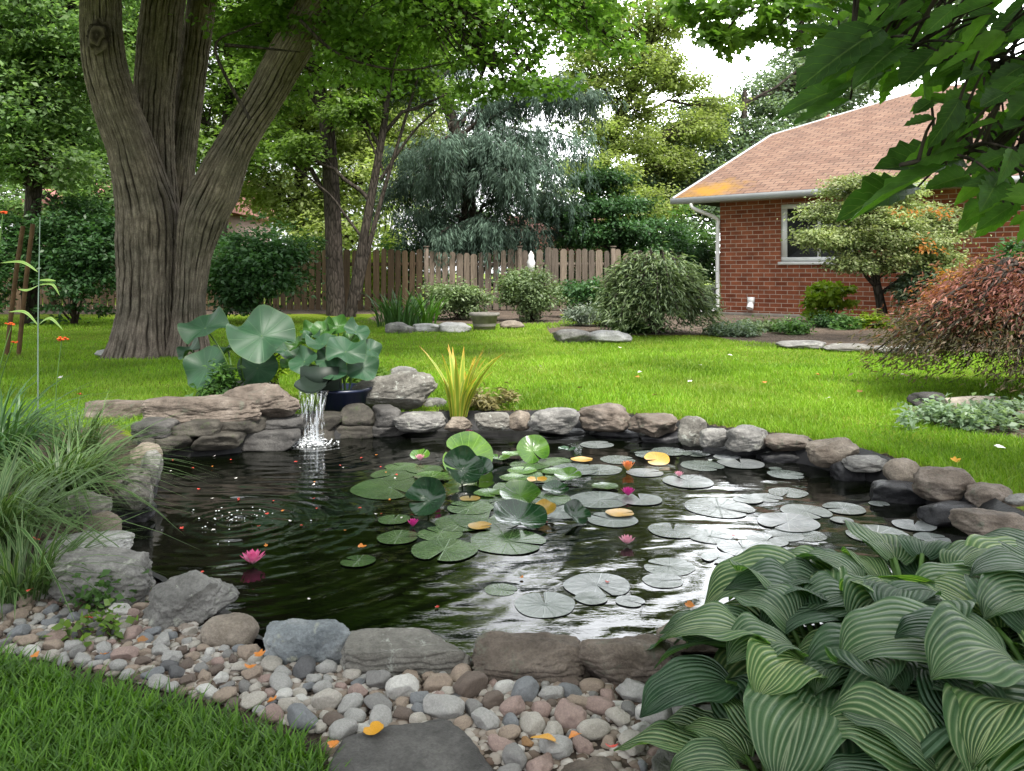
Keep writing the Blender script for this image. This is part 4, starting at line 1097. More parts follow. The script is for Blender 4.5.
M['st_grey'] = stone_mat('grey_fieldstone', (.095, .092, .088), (.185, .18, .172), (.29, .282, .27), (.30, .305, .27))
M['st_pale'] = stone_mat('pale_grey_stone', (.24, .24, .235), (.36, .36, .355), (.48, .48, .47), (.24, .24, .2))
M['st_tan'] = stone_mat('tan_stone', (.125, .10, .08), (.205, .172, .14), (.29, .25, .21))
M['st_brown'] = stone_mat('brown_stone', (.07, .055, .044), (.145, .118, .098), (.23, .195, .168), (.11, .108, .085))
M['st_dark'] = stone_mat('dark_stone', (.035, .034, .033), (.075, .072, .07), (.13, .125, .12), None, .7)
M['st_blue'] = stone_mat('blue_grey_stone', (.10, .115, .13), (.20, .22, .235), (.33, .34, .34), (.30, .31, .26))
M['st_wet'] = stone_mat('wet_black_stone', (.012, .012, .014), (.03, .03, .034), (.06, .06, .065), None, .5, 1, .9)
M['st_wall'] = stone_mat('mossy_wall_stone', (.022, .020, .017), (.055, .05, .042), (.105, .096, .08), (.045, .055, .028))
M['st_lichen'] = stone_mat('lichened_stone', (.095, .088, .078), (.175, .167, .15), (.265, .253, .23), (.33, .34, .31), .7)

SN = [100]
def stone(x0, y0, x1, y1, m, label, zb=-.03, depth=.8, hk=1.0, box=3.0, cuts=7, rough=.05, sub=5, strata=0.0, tilt=0.0, flat=0.0, name='rim_stone', group='stones around the pond rim', yaw=None, cat='stone', top=None):
    """stone that fills a pixel box; its front foot stands at height zb"""
    SN[0] += 1
    b = P((x0 + x1) / 2, y1, zb); s = b[1] / F
    w = (x1 - x0) * s
    d = w * depth
    yc = b[1] + d * .42
    ext = (y1 - y0) * s
    # visible height: from the front foot to the top edge at mid depth
    zt = CH - (y0 - HOR) / F * (b[1] + d * .55)
    h = max((zt - zb) * 1.0 * hk, .03)
    if y1 > 600: h *= 1.12; zb = zb + .012
    w = w * 1.0
    o = link(name, stone_mesh(name, (w * 1.02, d, h * 1.25), SN[0], box, cuts, rough, sub, strata, tilt, flat), M[m])
    xc = ((x0 + x1) / 2 - 512) / F * (b[1] + d * .2)
    o.location = (xc, yc, zb + h * .47)
    rng = random.Random(SN[0]); o.rotation_euler = (0, 0, rng.uniform(-.12, .12) if yaw is None else yaw)
    tag(o, label, cat, group)
    return o

# near rim
stone(42, 534, 120, 566, 'st_pale', 'flat pale slab at the left shore, uppermost of the grey slabs', .0, .75, 1, 4, 6, .05, 6, .04, flat=.3)
stone(54, 558, 153, 616, 'st_grey', 'broad cracked grey slab lying over the pebbles on the left shore', -.02, .75, 1, 3.2, 9, .06, 6, .05, flat=.25)
stone(128, 585, 224, 645, 'st_grey', 'angular grey boulder with a sharp upper edge on the near left shore', -.04, .75, 1, 2.8, 12, .07, 6, .03)
stone(198, 622, 254, 664, 'st_tan', 'smooth rounded tan boulder beside the blue grey stone', -.04, .8, 1, 2.1, 2, .025, 5)
stone(264, 632, 352, 680, 'st_blue', 'blocky blue grey speckled stone at the near shore', -.04, .55, 1.05, 5, 5, .05, 6)
stone(345, 643, 468, 697, 'st_lichen', 'long flat topped slab with a ragged broken front edge', -.05, .44, 1.1, 9, 1, .035, 6, .07, flat=.45)
stone(472, 653, 584, 706, 'st_brown', 'angular brown grey slab in the middle of the near shore', -.05, .46, 1.05, 6, 5, .05, 6, .06)
stone(582, 650, 692, 710, 'st_brown', 'rough brown slab left of the striped leaves', -.05, .5, 1.05, 5.5, 5, .05, 6, .05)
stone(660, 624, 745, 668, 'st_tan', 'brown stone half hidden behind the striped leaves', -.04, .6, 1, 2.8, 8, .05, 5)
stone(738, 612, 800, 650, 'st_brown', 'brown stone tucked behind the tallest striped leaves', -.04, .7, 1, 2.8, 8, .05, 5)
# left shore
stone(82, 514, 117, 542, 'st_tan', 'small round tan stone above the pale slab', -.03, .8, 1, 2.2, 3, .04)
stone(60, 492, 104, 524, 'st_lichen', 'lichened stone under the grass on the left shore', .0, .8, 1, 2.6, 7, .06)
stone(110, 468, 152, 508, 'st_lichen', 'pale lichened stone between grass and water', -.04, .8, 1, 2.6, 7, .06)
stone(136, 452, 160, 486, 'st_grey', 'upright grey stone at the left end of the wall', -.06, .8, 1, 2.6, 6, .05)
stone(106, 498, 150, 524, 'st_wet', 'black wet stone at the left waterline', -.12, .7, 1, 2.6, 7, .05)
stone(128, 444, 160, 470, 'st_tan', 'tan stone rounded like a pipe below the long slab', -.02, .7, 1, 2.2, 2, .03)
stone(78, 470, 118, 500, 'st_brown', 'brown stone under the arching grass blades', .0, .8, 1, 2.6, 7, .06)
# far rim, left to right
far = [(394, 408, 445, 431, 'st_grey', 'flat grey stone under the large right boulder'), (412, 399, 429, 413, 'st_tan', 'small tan stone wedged beside the large right boulder'), (424, 395, 446, 414, 'st_grey', 'small grey stone left of the yellow striped plant'),
       (444, 414, 472, 431, 'st_tan', 'tan stone at the foot of the yellow striped plant'), (470, 409, 509, 430, 'st_lichen', 'pale stone right of the yellow striped plant'), (507, 407, 531, 430, 'st_tan', 'upright round tan stone in the far rim'),
       (529, 404, 579, 433, 'st_grey', 'wide grey stone in the far rim left of the brown one'), (577, 401, 630, 431, 'st_brown', 'two toned brown stone at the middle of the far rim'), (628, 408, 679, 436, 'st_brown', 'long brown grey stone right of the two toned one'),
       (679, 413, 708, 443, 'st_lichen', 'upright pale stone in the far rim'), (700, 424, 730, 448, 'st_grey', 'squat grey stone right of the upright pale one'), (728, 422, 772, 451, 'st_grey', 'flat topped grey stone in the far rim'),
       (767, 431, 815, 453, 'st_brown', 'low brown block left of the orange tan boulder'), (811, 433, 859, 465, 'st_tan', 'orange tan boulder in the far right rim'), (848, 453, 889, 472, 'st_grey', 'low grey stone between two boulders at right'),
       (887, 453, 922, 487, 'st_tan', 'smooth egg shaped boulder at the right rim'), (914, 462, 974, 503, 'st_brown', 'large double humped boulder at the right rim'), (972, 480, 1016, 512, 'st_brown', 'brown stone right of the double humped boulder'),
       (962, 506, 1030, 540, 'st_brown', 'flat brown stone at the right end of the rim'), (1010, 490, 1060, 520, 'st_grey', 'grey stone cut by the right picture edge'), (1000, 530, 1070, 566, 'st_brown', 'brown stone above the striped leaves at the right edge')]
for k, (a, b, c_, d, m, lab) in enumerate(far):
    rd = 'smooth' in lab or 'egg' in lab or 'round' in lab
    stone(a, b + 2, c_, d, m, lab, -.06, .75, .84, 2.3 if rd else 3.6, 3 if rd else 8, .035 if rd else .055, 5, .03 if not rd else 0)
# dark wet stones below the far rim, at the waterline
items = []
for k, (a, b, c_, d) in enumerate(((590, 428, 640, 440), (640, 432, 690, 446), (705, 444, 760, 458), (760, 450, 815, 466), (830, 462, 880, 484), (875, 482, 930, 508), (925, 502, 985, 532), (540, 428, 585, 438))):
    o = stone(a, b, c_, d, 'st_wet', None, -.14, .55, 1, 3, 6, .05, 4, name='wet_stone', group='wet stones at the far waterline')
    items.append((o, 'dark wet flat stone at the far waterline'))
tell_apart(items, [('orange tan boulder', P(835, 465)), ('two toned brown stone', P(603, 431)), ('double humped boulder', P(945, 503))])

# waterfall stones
stone(140, 393, 254, 429, 'st_brown', 'long rounded slab lying left of the waterfall', .03, .5, .86, 3.6, 6, .05, 6, .03)
stone(222, 381, 296, 420, 'st_brown', 'wedge shaped slab leaning beside the waterfall', .06, .6, .82, 3.2, 9, .05, 6, .02, tilt=.12)
stone(350, 370, 434, 411, 'st_lichen', 'large pale boulder with sloping top right of the waterfall', .01, .5, .82, 4, 9, .05, 6, .02, tilt=.38)
stone(84, 399, 142, 421, 'st_brown', 'flat brown slab at the far left of the waterfall wall', .0, .6, 1, 4, 5, .04, 5, flat=.3)
stone(388, 368, 424, 392, 'st_grey', 'grey stone behind the large right boulder', .0, .6, 1, 2.8, 7, .05)
# dry-stone wall under the slabs, each block a stone of its own
items = []
wl = [(128, 168, 424, 440), (168, 214, 424, 438), (214, 256, 422, 436), (256, 300, 420, 434), (150, 186, 438, 454), (186, 234, 437, 453), (234, 292, 434, 452), (292, 338, 418, 433), (338, 372, 410, 428), (368, 400, 410, 428), (292, 330, 432, 449), (330, 372, 427, 443), (370, 408, 427, 438), (128, 152, 440, 462)]
for k, (a, c_, b, d) in enumerate(wl):
    y = float(np.interp((a + c_) / 2, [130, 165, 210, 260, 300, 345, 410], [4.72, 4.76, 4.79, 4.98, 5.24, 5.34, 5.42])) - .03 + (.04 if b < 430 else 0)
    SN[0] += 1
    p0 = PY(a, d, y); p1 = PY(c_, b, y)
    o = link('wall_block', stone_mesh('wall_block', ((p1 - p0)[0] * 1.0, .28, (p1 - p0)[2] * 1.06), SN[0], 7, 3, .03, 4, .03), M['st_wall'] if k % 3 else M['st_dark'])
    o.location = ((p0[0] + p1[0]) / 2, y + .13 + .02 * (k % 3), (p0[2] + p1[2]) / 2)
    tag(o, None, 'stone', 'stones of the low wall under the waterfall')
    items.append((o, 'mossy squared wall stone'))
tell_apart(items, [('the waterfall', P(311, 440)), ('the long rounded slab', P(190, 450)), ('the large right boulder', P(395, 430)), ('the left end of the wall', P(140, 450))])

# garden edging stones and logs
EG = 'edging stones of the flower beds'
for k, (a, b, c_, d, m, lab) in enumerate(((552, 330, 592, 343, 'st_grey', 'grey edging stone at the tip of the mulch bed'), (588, 331, 632, 343, 'st_pale', 'pale edging stone by the weeping bush'),
        (385, 323, 412, 334, 'st_grey', 'grey bed edging stone by the strap leaf clump'), (410, 324, 440, 333, 'st_pale', 'pale bed edging stone left of the grey pot'), (438, 323, 470, 333, 'st_pale', 'pale flat bed stone touching the grey pot'), (500, 321, 524, 329, 'st_tan', 'tan bed stone right of the grey pot'),
        (780, 341, 830, 349, 'st_grey', 'flat grey edging stone before the mulch below the window'), (828, 344, 880, 352, 'st_lichen', 'flat lichened edging stone before the layered tree'), (878, 346, 930, 355, 'st_grey', 'grey edging stone left of the red maple'), (716, 328, 760, 334, 'st_tan', 'tan edging stone in front of the brick wall'),
        (913, 393, 946, 409, 'st_dark', 'dark stone on the lawn left of the pale log'), (96, 349, 124, 357, 'st_pale', 'small pale stone at the foot of the forked trunk'), (1015, 408, 1050, 428, 'st_brown', 'brown stone below the red maple'))):
    stone(a, b, c_, d, m, lab, .0, .7, 1, 3, 7, .05, 4, name='edging_stone', group=EG)
lg = MB(); p0 = P(944, 406, .05); p1 = P(1000, 404, .05)
lg.tube(spline([p0, (p0 + p1) / 2 + np.array([0, 0, .01]), p1], 10), [.055, .06, .058, .056, .06, .055, .05, .05, .05, .05, .05][:len(spline([p0, p0, p1], 10))] if False else .055, 12)
tag(lg.build('log', wood_mat('silvery_log', (.2, .18, .15), (.42, .39, .34)), None, True), 'short pale weathered log lying under the red maple', 'log')
# grey pot lying by the bed
pt = MB(); c = P(484, 331)
th = np.linspace(0, 2 * np.pi, 24, endpoint=False)
pr = [(0, .0), (.2, .0), (.25, .32), (.29, .33), (.29, .40), (.245, .40), (.22, .1)]
V = np.concatenate([[(r * math.cos(a), r * math.sin(a), z) for a in th] for r, z in [(p[0] + .001, p[1]) for p in pr]])
Fc = np.concatenate([np.stack([k * 24 + np.arange(24), k * 24 + (np.arange(24) + 1) % 24, (k + 1) * 24 + (np.arange(24) + 1) % 24, (k + 1) * 24 + np.arange(24)], 1) for k in range(len(pr) - 1)])
pt.add(V, Fc); o = pt.build('flower_pot', flat_mat('grey_clay', (.19, .18, .165), .85, .2, .25, 8), None, True, (c[0], c[1] + .2, 0)); o.scale = (.9, .9, .75)
tag(o, 'weathered grey pot standing at the bed edge before the fence', 'pot')

# ------------------------------------------------------------------ pebbles
rng = np.random.default_rng(91)
PC = {'cream': (.36, .335, .30), 'pale grey': (.30, .295, .285), 'mid grey': (.19, .185, .18), 'dark grey': (.095, .095, .10), 'tan': (.27, .215, .172), 'pinkish': (.28, .205, .182), 'brown': (.12, .093, .078), 'blue grey': (.17, .178, .19), 'white': (.46, .45, .43), 'amber': (.26, .15, .07)}
PM = {}
for nme, c in PC.items():
    PM[nme] = stone_mat(nme.replace(' ', '_') + '_pebble', tuple(v * .8 for v in c), c, tuple(min(v * 1.18, .75) for v in c), None, .25, 2.0)
pbases = [stone_mesh('pebble', (1, .78, .58), 700 + k, 2.15 + .25 * rng.random(), 4, .035, 4) for k in range(9)] + [stone_mesh('pebble', (1, .8, .7), 750 + k, 2.6, 9, .05, 4) for k in range(4)]
for b in pbases: b.materials.append(PM['cream'])
flats = [(335, 728, 484, 790, 'st_dark', 'large flat dark slab sunk among the pebbles at the bottom edge'), (556, 752, 640, 800, 'st_brown', 'brown flat stone cut by the bottom edge'), (655, 742, 720, 790, 'st_grey', 'grey stone below the striped leaves')]
rocks = [o for o in bpy.data.objects if o.name.startswith('rim_stone')]
occ = []
for (px, yy, w_, d_, h_, z_, m, lab, nm) in ((412, 1.60, .33, .30, .12, -.012, 'st_dark', flats[0][5], 'paving_slab'), (598, 1.545, .18, .2, .10, -.01, 'st_brown', flats[1][5], 'rim_stone'), (690, 1.56, .15, .18, .11, -.01, 'st_grey', flats[2][5], 'rim_stone')):
    SN[0] += 1
    o = link(nm, stone_mesh(nm, (w_, d_, h_), SN[0], 3.2, 8, .04, 6, flat=.35), M[m], None, ((px - 512) / F * yy, yy, z_)); tag(o, lab, 'slab' if nm == 'paving_slab' else 'stone', 'stones around the pond rim')
    rocks.append(o)
for o in rocks:
    v = np.array([x.co[:2] for x in o.data.vertices]) + np.array(o.location)[:2]
    occ.append((v.mean(0), np.ptp(v[:, 0]) / 2, np.ptp(v[:, 1]) / 2))
plist = []; items = []
bb0, bb1 = PEB.min(0), PEB.max(0)
tries = 0
while len(plist) < 300 and tries < 60000:
    tries += 1
    q = bb0 + (bb1 - bb0) * rng.random(2)
    if not inside(PEB, q[None])[0]: continue
    sx, sy = screen((q[0], q[1], 0))
    if sx < -12 or sx > 725 or sy > 782: continue
    kx = .68 if sx < 260 else .9
    if tries < 300: s = rng.uniform(.075, .10) * kx
    elif tries < 9000: s = rng.uniform(.052, .08) * kx
    else: s = rng.uniform(.030, .048) * (.85 if sx < 260 else 1)
    if any((abs(q[0] - c[0]) / (a + s * .42)) ** 2 + (abs(q[1] - c[1]) / (b + s * .42)) ** 2 < .95 for c, a, b in occ): continue
    if any((q[0] - p[0]) ** 2 + (q[1] - p[1]) ** 2 < ((s + p[2]) * .41) ** 2 for p in plist): continue
    if gz(*q) < -.06: continue
    plist.append((q[0], q[1], s))
    pc = rng.choice(list(PC), p=[.2, .2, .13, .05, .13, .11, .05, .05, .07, .01])
    o = bpy.data.objects.new('pebble', pbases[rng.integers(len(pbases))]); COL.objects.link(o)
    o.material_slots[0].link = 'OBJECT'; o.material_slots[0].material = PM[pc]
    o.scale = (s * rng.uniform(.9, 1.15), s * rng.uniform(.85, 1.1), s * rng.uniform(.8, 1.1))
    o.rotation_euler = (rng.normal() * .12, rng.normal() * .12, rng.random() * 6.28)
    o.location = (q[0], q[1], gz(*q) + s * .22 + .004)
    tag(o, None, 'pebble', 'pebbles between the lawn and the pond')
    items.append((o, f"{'large' if s > .085 else 'middling' if s > .05 else 'small'} {pc} pebble"))
tell_apart(items, [('cracked grey slab', P(100, 616)), ('angular grey boulder', P(175, 645)), ('rounded tan boulder', P(225, 664)), ('blue grey stone', P(308, 680)), ('ragged flat topped slab', P(405, 700)), ('middle brown slab', P(528, 712)), ('flat dark slab', P(410, 760)),
                    ('rough brown slab', P(640, 715)), ('grass at the far left', P(20, 660)), ('grass below the boulders', P(170, 690)), ('grass by the dark slab', P(300, 725)), ('brown bottom stone', P(580, 760))])
# fine gravel between the pebbles: nobody could count it
U, Fi = ico(2); n = 6000
q = bb0 + (bb1 - bb0) * rng.random((16000, 2)); q = q[inside(PEB, q)]; q = q[ground_z(q) > -.09][:n]; n = len(q)
s = rng.uniform(.008, .026, n)
V = (U[None] * (1 + .25 * (rng.random((n, len(U))) - .5))[:, :, None]) * (s[:, None] * np.array([1, .85, .6]) / 1.6)[:, None, :]
V = V + np.c_[q, ground_z(q) + s * .2][:, None, :]
Fg = (np.arange(n)[:, None, None] * len(U) + Fi[None]).reshape(-1, 3)
m, t, o_ = mat('mixed_gravel')
at = N(t, 'ShaderNodeAttribute', attribute_name='rnd')
prin(t, o_, ramp(t, [(0, (.09, .06, .045)), (.35, (.2, .16, .13)), (.7, (.32, .29, .26)), (1, (.46, .43, .4))], at.outputs['Fac']).outputs[0], .85, .3)
tag(link('gravel', mesh_np('gravel', V.reshape(-1, 3), Fg, np.repeat(rng.random(n), len(U)), smooth=True), m), kind='stuff')

# ------------------------------------------------------------------ waterfall, spillway, blue tub
def fall_mat():
    m, t, o = mat('falling_water')
    c = t.nodes.new('ShaderNodeTexCoord'); mp = t.nodes.new('ShaderNodeMapping'); mp.inputs['Scale'].default_value = (60, 60, 5)
    t.links.new(c.outputs['Object'], mp.inputs[0]); n = noise(t, 1, 4, .6, mp.outputs[0])
    gl = t.nodes.new('ShaderNodeBsdfGlass'); gl.inputs['IOR'].default_value = 1.2; gl.inputs['Roughness'].default_value = .1
    tr = t.nodes.new('ShaderNodeBsdfTransparent')
    df = t.nodes.new('ShaderNodeBsdfPrincipled'); df.inputs['Base Color'].default_value = (.72, .78, .85, 1); df.inputs['Roughness'].default_value = .25
    f = ramp(t, [(.50, (0, 0, 0)), (.72, (.8, .8, .8))], n.outputs[0])
    m1 = t.nodes.new('ShaderNodeMixShader'); m1.inputs[0].default_value = .55; t.links.new(tr.outputs[0], m1.inputs[1]); t.links.new(gl.outputs[0], m1.inputs[2])
    m2 = t.nodes.new('ShaderNodeMixShader'); t.links.new(f.outputs[0], m2.inputs[0]); t.links.new(m1.outputs[0], m2.inputs[1]); t.links.new(df.outputs[0], m2.inputs[2])
    t.links.new(m2.outputs[0], o.inputs[0])
    return m
fallr = empty('waterfall', FALL, 'small clear waterfall pouring from the spout into the pond', 'waterfall'); off = np.array(fallr.location)
ft = PY(311, 391, FALL[1] + .06)
rng = np.random.default_rng(95)
fb = MB()
for (x0, x1, ph) in ((296, 312, 0), (306, 319, 1.3), (315, 325, 2.1)):
    nu, nv = 16, 26; VV = []
    for j in range(nv):
        t_ = j / (nv - 1)
        z = ft[2] + (WZ - .02 - ft[2]) * t_; yy = FALL[1] + .07 - .10 * math.sqrt(t_) * .9
        for i in range(nu):
            u = i / (nu - 1); wdt = (1 - .22 * t_)
            px = (x0 + x1) / 2 + (u - .5) * (x1 - x0) * wdt + 1.2 * math.sin(t_ * 7 + ph)
            VV.append(((px - 512) / F * FALL[1], yy + .012 * math.sin(u * 17 + ph + t_ * 3) - .018 * math.sin(u * math.pi), z))
    idx = np.arange(nu * nv).reshape(nv, nu)
    fb.add(np.array(VV) - off, np.stack([idx[:-1, :-1], idx[:-1, 1:], idx[1:, 1:], idx[1:, :-1]], -1).reshape(-1, 4))
fb.build('water_sheet', fall_mat(), fallr, True)
U, Fi = ico(1)
def drops(center, n, R, zmax, seed, rmin=.002, rmax=.007):
    rg = np.random.default_rng(seed); mb = MB()
    for k in range(n):
        a = rg.random() * 6.28; r = R * abs(rg.normal()) * .6; s = rg.uniform(rmin, rmax)
        mb.add(U * s * np.array([1.4, 1.4, .8]) + np.array([math.cos(a) * r, math.sin(a) * r * .8, abs(rg.normal()) * zmax * math.exp(-r / R) + .001]), Fi)
    return mb
M['foam'] = flat_mat('white_foam', (.8, .83, .86), .3, .5, .05)
tag(drops(FALL, 620, .13, .035, 96, .0015, .005).build('splash', M['foam'], fallr, True), kind='stuff')
tag(drops(SPL, 45, .26, .02, 97, .001, .0035).build('splash_droplets', M['foam'], None, True, SPL), kind='stuff')
items = []
rg = np.random.default_rng(98)
sp = MB(); c = ft
nu = 12; VV = []
for j, (dy, dz) in enumerate(((-.05, .0), (0, .012), (.12, .016), (.3, .03))):
    for i in range(nu):
        u = i / (nu - 1) * 2 - 1; ww = .105
        VV.append((c[0] + u * ww, FALL[1] + .08 + dy, c[2] + dz + .05 * u * u)); 
idx = np.arange(4 * nu).reshape(4, nu); Fq = np.stack([idx[:-1, :-1], idx[:-1, 1:], idx[1:, 1:], idx[1:, :-1]], -1).reshape(-1, 4)
V = np.array(VV); sp.add(V, Fq); sp.add(V - np.array([0, 0, .014]), Fq[:, ::-1])
b0 = np.arange(nu - 1); sp.add(np.vstack([V[:nu], V[:nu] - np.array([0, 0, .014])]), np.stack([b0, b0 + nu, b0 + nu + 1, b0 + 1], 1))
sp.box((c[0], FALL[1] + .34, c[2] + .05), (.26, .12, .16))
tag(sp.build('spillway', flat_mat('dark_green_plastic', (.014, .024, .017), .5, .3, .2), None, False), 'dark green spout that the waterfall runs over', 'spout')
def tub(name, label, c, r0, r1, h, m):
    th = np.linspace(0, 2 * np.pi, 36, endpoint=False); pr = [(.001, 0), (r0, 0), (r1, h), (r1 + .018, h + .002), (r1 + .018, h + .02), (r1 - .012, h + .02), (r1 - .02, h - .02), (.001, h - .03)]
    V = np.concatenate([[(r * math.cos(a), r * math.sin(a), z) for a in th] for r, z in pr])
    Fc = np.concatenate([np.stack([k * 36 + np.arange(36), k * 36 + (np.arange(36) + 1) % 36, (k + 1) * 36 + (np.arange(36) + 1) % 36, (k + 1) * 36 + np.arange(36)], 1) for k in range(len(pr) - 1)])
    o = link(name, mesh_np(name, V, Fc, smooth=False), m, None, c); tag(o, label, 'tub'); return o
q = PY(343, 408, 5.72)
tub('plant_tub', 'dark blue plastic tub right of the waterfall', (q[0], q[1], q[2]), .15, .19, .13, flat_mat('navy_plastic', (.012, .018, .05), .35, .5, .1))
q2 = PY(238, 392, 6.0)
tub('plant_tub', 'dark tub hidden under the large round leaves left of the spout', (q2[0], q2[1], .0), .17, .22, .14, flat_mat('dark_plastic', (.02, .022, .025), .4, .5, .1))

# ------------------------------------------------------------------ round-leaved pond plants
def veined(name, base, vein, edge, trans=.25, rough=.4):
    m, t, o = mat(name)
    uv = uvnode(t); sp_ = t.nodes.new('ShaderNodeSeparateXYZ'); t.links.new(uv, sp_.inputs[0])
    a = math_(t, 'MULTIPLY', sp_.outputs[0], 14.0)
    fr_ = math_(t, 'ABSOLUTE', math_(t, 'SUBTRACT', math_(t, 'FRACT', a), .5))
    wdt = math_(t, 'MULTIPLY', fr_, math_(t, 'ADD', math_(t, 'MULTIPLY', sp_.outputs[1], 1.0), .12))
    f = ramp(t, [(.0, (1, 1, 1)), (.035, (0, 0, 0))], wdt)
    n = noise(t, 6, 5, .6, objco(t)); k = ramp(t, [(.3, (.75,) * 3), (.7, (1.2,) * 3)], n.outputs[0])
    c = mixc(t, f.outputs[0], base, vein); c = mixc(t, 1, c, k.outputs[0], 'MULTIPLY')
    e = ramp(t, [(.94, (0, 0, 0)), (1.0, (1, 1, 1))], sp_.outputs[1]); c = mixc(t, e.outputs[0], c, edge)
    b = prin(t, None, c, rough, .45, bump(t, math_(t, 'SUBTRACT', n.outputs[0], f.outputs[0]), .25, .006))
    tr = t.nodes.new('ShaderNodeBsdfTranslucent'); t.links.new(mixc(t, 1, c, (1.2, 1.3, .5), 'MULTIPLY'), tr.inputs[0])
    mx = t.nodes.new('ShaderNodeMixShader'); mx.inputs[0].default_value = trans
    t.links.new(b.outputs[0], mx.inputs[1]); t.links.new(tr.outputs[0], mx.inputs[2]); t.links.new(mx.outputs[0], o.inputs[0])
    return m
M['lotus'] = veined('lotus_leaf', (.026, .075, .036), (.055, .12, .058), (.04, .09, .036), .18, .5)
M['lotus2'] = veined('green_round_leaf', (.045, .13, .025), (.10, .21, .045), (.06, .14, .04), .35)
M['stalk'] = flat_mat('green_stalk', (.07, .14, .03), .5, .4, .2)

def round_leaf(R, seed, cup=.25, wave=.1, sag=.0, nr=9, na=40, notch=0.0):
    """round leaf; returns V, F, UV (angle, radius)"""
    rg = np.random.default_rng(seed); ph = rg.random(4) * 6.28
    V = [(0, 0, 0)]; uv = [(0, 0)]
    a = np.linspace(0, 2 * np.pi, na + 1)
    if notch: a = np.linspace(notch, 2 * np.pi - notch, na + 1)
    for i in range(1, nr + 1):
        t_ = i / nr
        for x in a:
            r = R * t_ * (1 + .03 * math.sin(2 * x + ph[0]) + .018 * math.sin(5 * x + ph[1]))
            if notch: r *= 1 - .12 * math.exp(-min(x - notch, 2 * math.pi - notch - x) * 9)
            z = R * (cup * t_ ** 2 + wave * t_ ** 2 * (math.sin(3 * x + ph[2]) + .6 * math.sin(5 * x + ph[3])))
            V.append((r * math.cos(x), r * math.sin(x), z)); uv.append((x / 6.2832, t_))
    m = na + 1; Fq = []; Ft = [[0, 1 + k, 2 + k] for k in range(na)]
    for i in range(nr - 1):
        for k in range(na):
            b = 1 + i * m + k; Fq.append([b, b + m, b + m + 1, b + 1])
    return np.array(V), [np.array(Ft), np.array(Fq)], np.array(uv)

def tilt_mat(ax, ay, az=0):
    return np.array((Matrix.Rotation(az, 3, 'Z') @ Matrix.Rotation(ay, 3, 'Y') @ Matrix.Rotation(ax, 3, 'X')))

def lotus_plant(label, base, leaves, m, seed, cat='plant', name='lotus_plant'):
    r = empty(name, base, label, cat); off = np.array(r.location)
    rg = np.random.default_rng(seed)
    for k, (px, py, R, ax, ay, cup, wv, dy) in enumerate(leaves):
        c = PY(px, py, base[1] + dy)
        R *= .88; V, Fc, uv = round_leaf(R, seed + k, cup * 1.0, wv * 2.2)
        V = V @ tilt_mat(ax, ay, rg.random() * 6 if abs(ax) + abs(ay) < .1 else 0).T + c
        mb = MB(); mb.add(V - off, Fc, .5, uv)
        p = spline([np.array(base) + np.array([rg.normal() * .04, rg.normal() * .04, 0]), (np.array(base) + c) / 2 + np.array([rg.normal() * .03, 0, .05]), c], 12)
        mb.tube(p - off, np.linspace(.008, .006, len(p)), 6, mi=1)
        mb.build('leaf', [m, M['stalk']], r, True)
    return r
b1 = (q2[0], q2[1], .10)
lotus_plant('lotus with big blue green round leaves on the left of the waterfall', b1,
    [(262, 336, .265, .75, .25, .12, .12, -.25), (205, 328, .20, .6, -.2, .15, .1, .05), (206, 368, .19, 1.05, -.35, .1, .08, -.15), (258, 368, .17, 1.0, .3, .15, .08, .0), (228, 350, .14, .4, -.3, .2, .1, .2), (190, 350, .12, .5, -.6, .2, .1, .1), (285, 350, .13, .6, .6, .2, .1, .15)], M['lotus'], 201)
b2 = (q[0], q[1], q[2] + .10)
lotus_plant('green and blue green leaved plant growing in the dark blue tub', b2,
    [(346, 352, .16, .6, .3, .15, .12, -.15), (322, 344, .13, .35, .1, .2, .1, .0), (362, 368, .13, .8, .7, .15, .1, -.1), (304, 362, .12, .8, -.4, .2, .1, -.1), (356, 332, .11, .5, .5, .25, .12, .1), (334, 370, .11, .9, .0, .2, .1, -.2), (312, 336, .09, .3, -.3, .2, .1, .2), (370, 350, .1, .6, .9, .2, .1, .1), (330, 360, .12, .7, .1, .2, .1, -.05)], M['lotus'], 221)
lotus_plant('bright green upright leaves behind the dark blue tub', (q[0] - .05, q[1] + .25, .08),
    [(324, 330, .10, .9, .0, .3, .15, .0), (338, 326, .09, .9, .4, .3, .15, .05), (298, 345, .09, .5, -.4, .3, .15, .05), (310, 330, .08, .7, -.2, .3, .15, .1), (290, 365, .08, .6, -.3, .3, .15, .0), (350, 340, .07, .8, .5, .3, .15, -.05)], M['lotus2'], 241, name='pond_plant')
c = P(215, 392, .0)
make_shrub('flowering_plant', 'small leafy plant with red blooms below the big left leaves', 'plant', (PY(212, 385, 5.75)[0], 5.75, 0), (.16, .1, .13), M['lf_mid'], 700, .05, 250, None, cr=.06, z0=.05)
make_shrub('leafy_plant', 'fluffy pale green plant between the two leafy tubs', 'plant', (PY(272, 345, 6.4)[0], 6.4, 0), (.12, .1, .25), M['lf_lime'], 900, .05, 251, None, cr=.07)
make_shrub('leafy_plant', 'light green plant standing right of the dark blue tub', 'plant', (PY(368, 345, 6.3)[0], 6.3, 0), (.14, .1, .17), M['lf_bright'], 700, .07, 252, None, cr=.07)

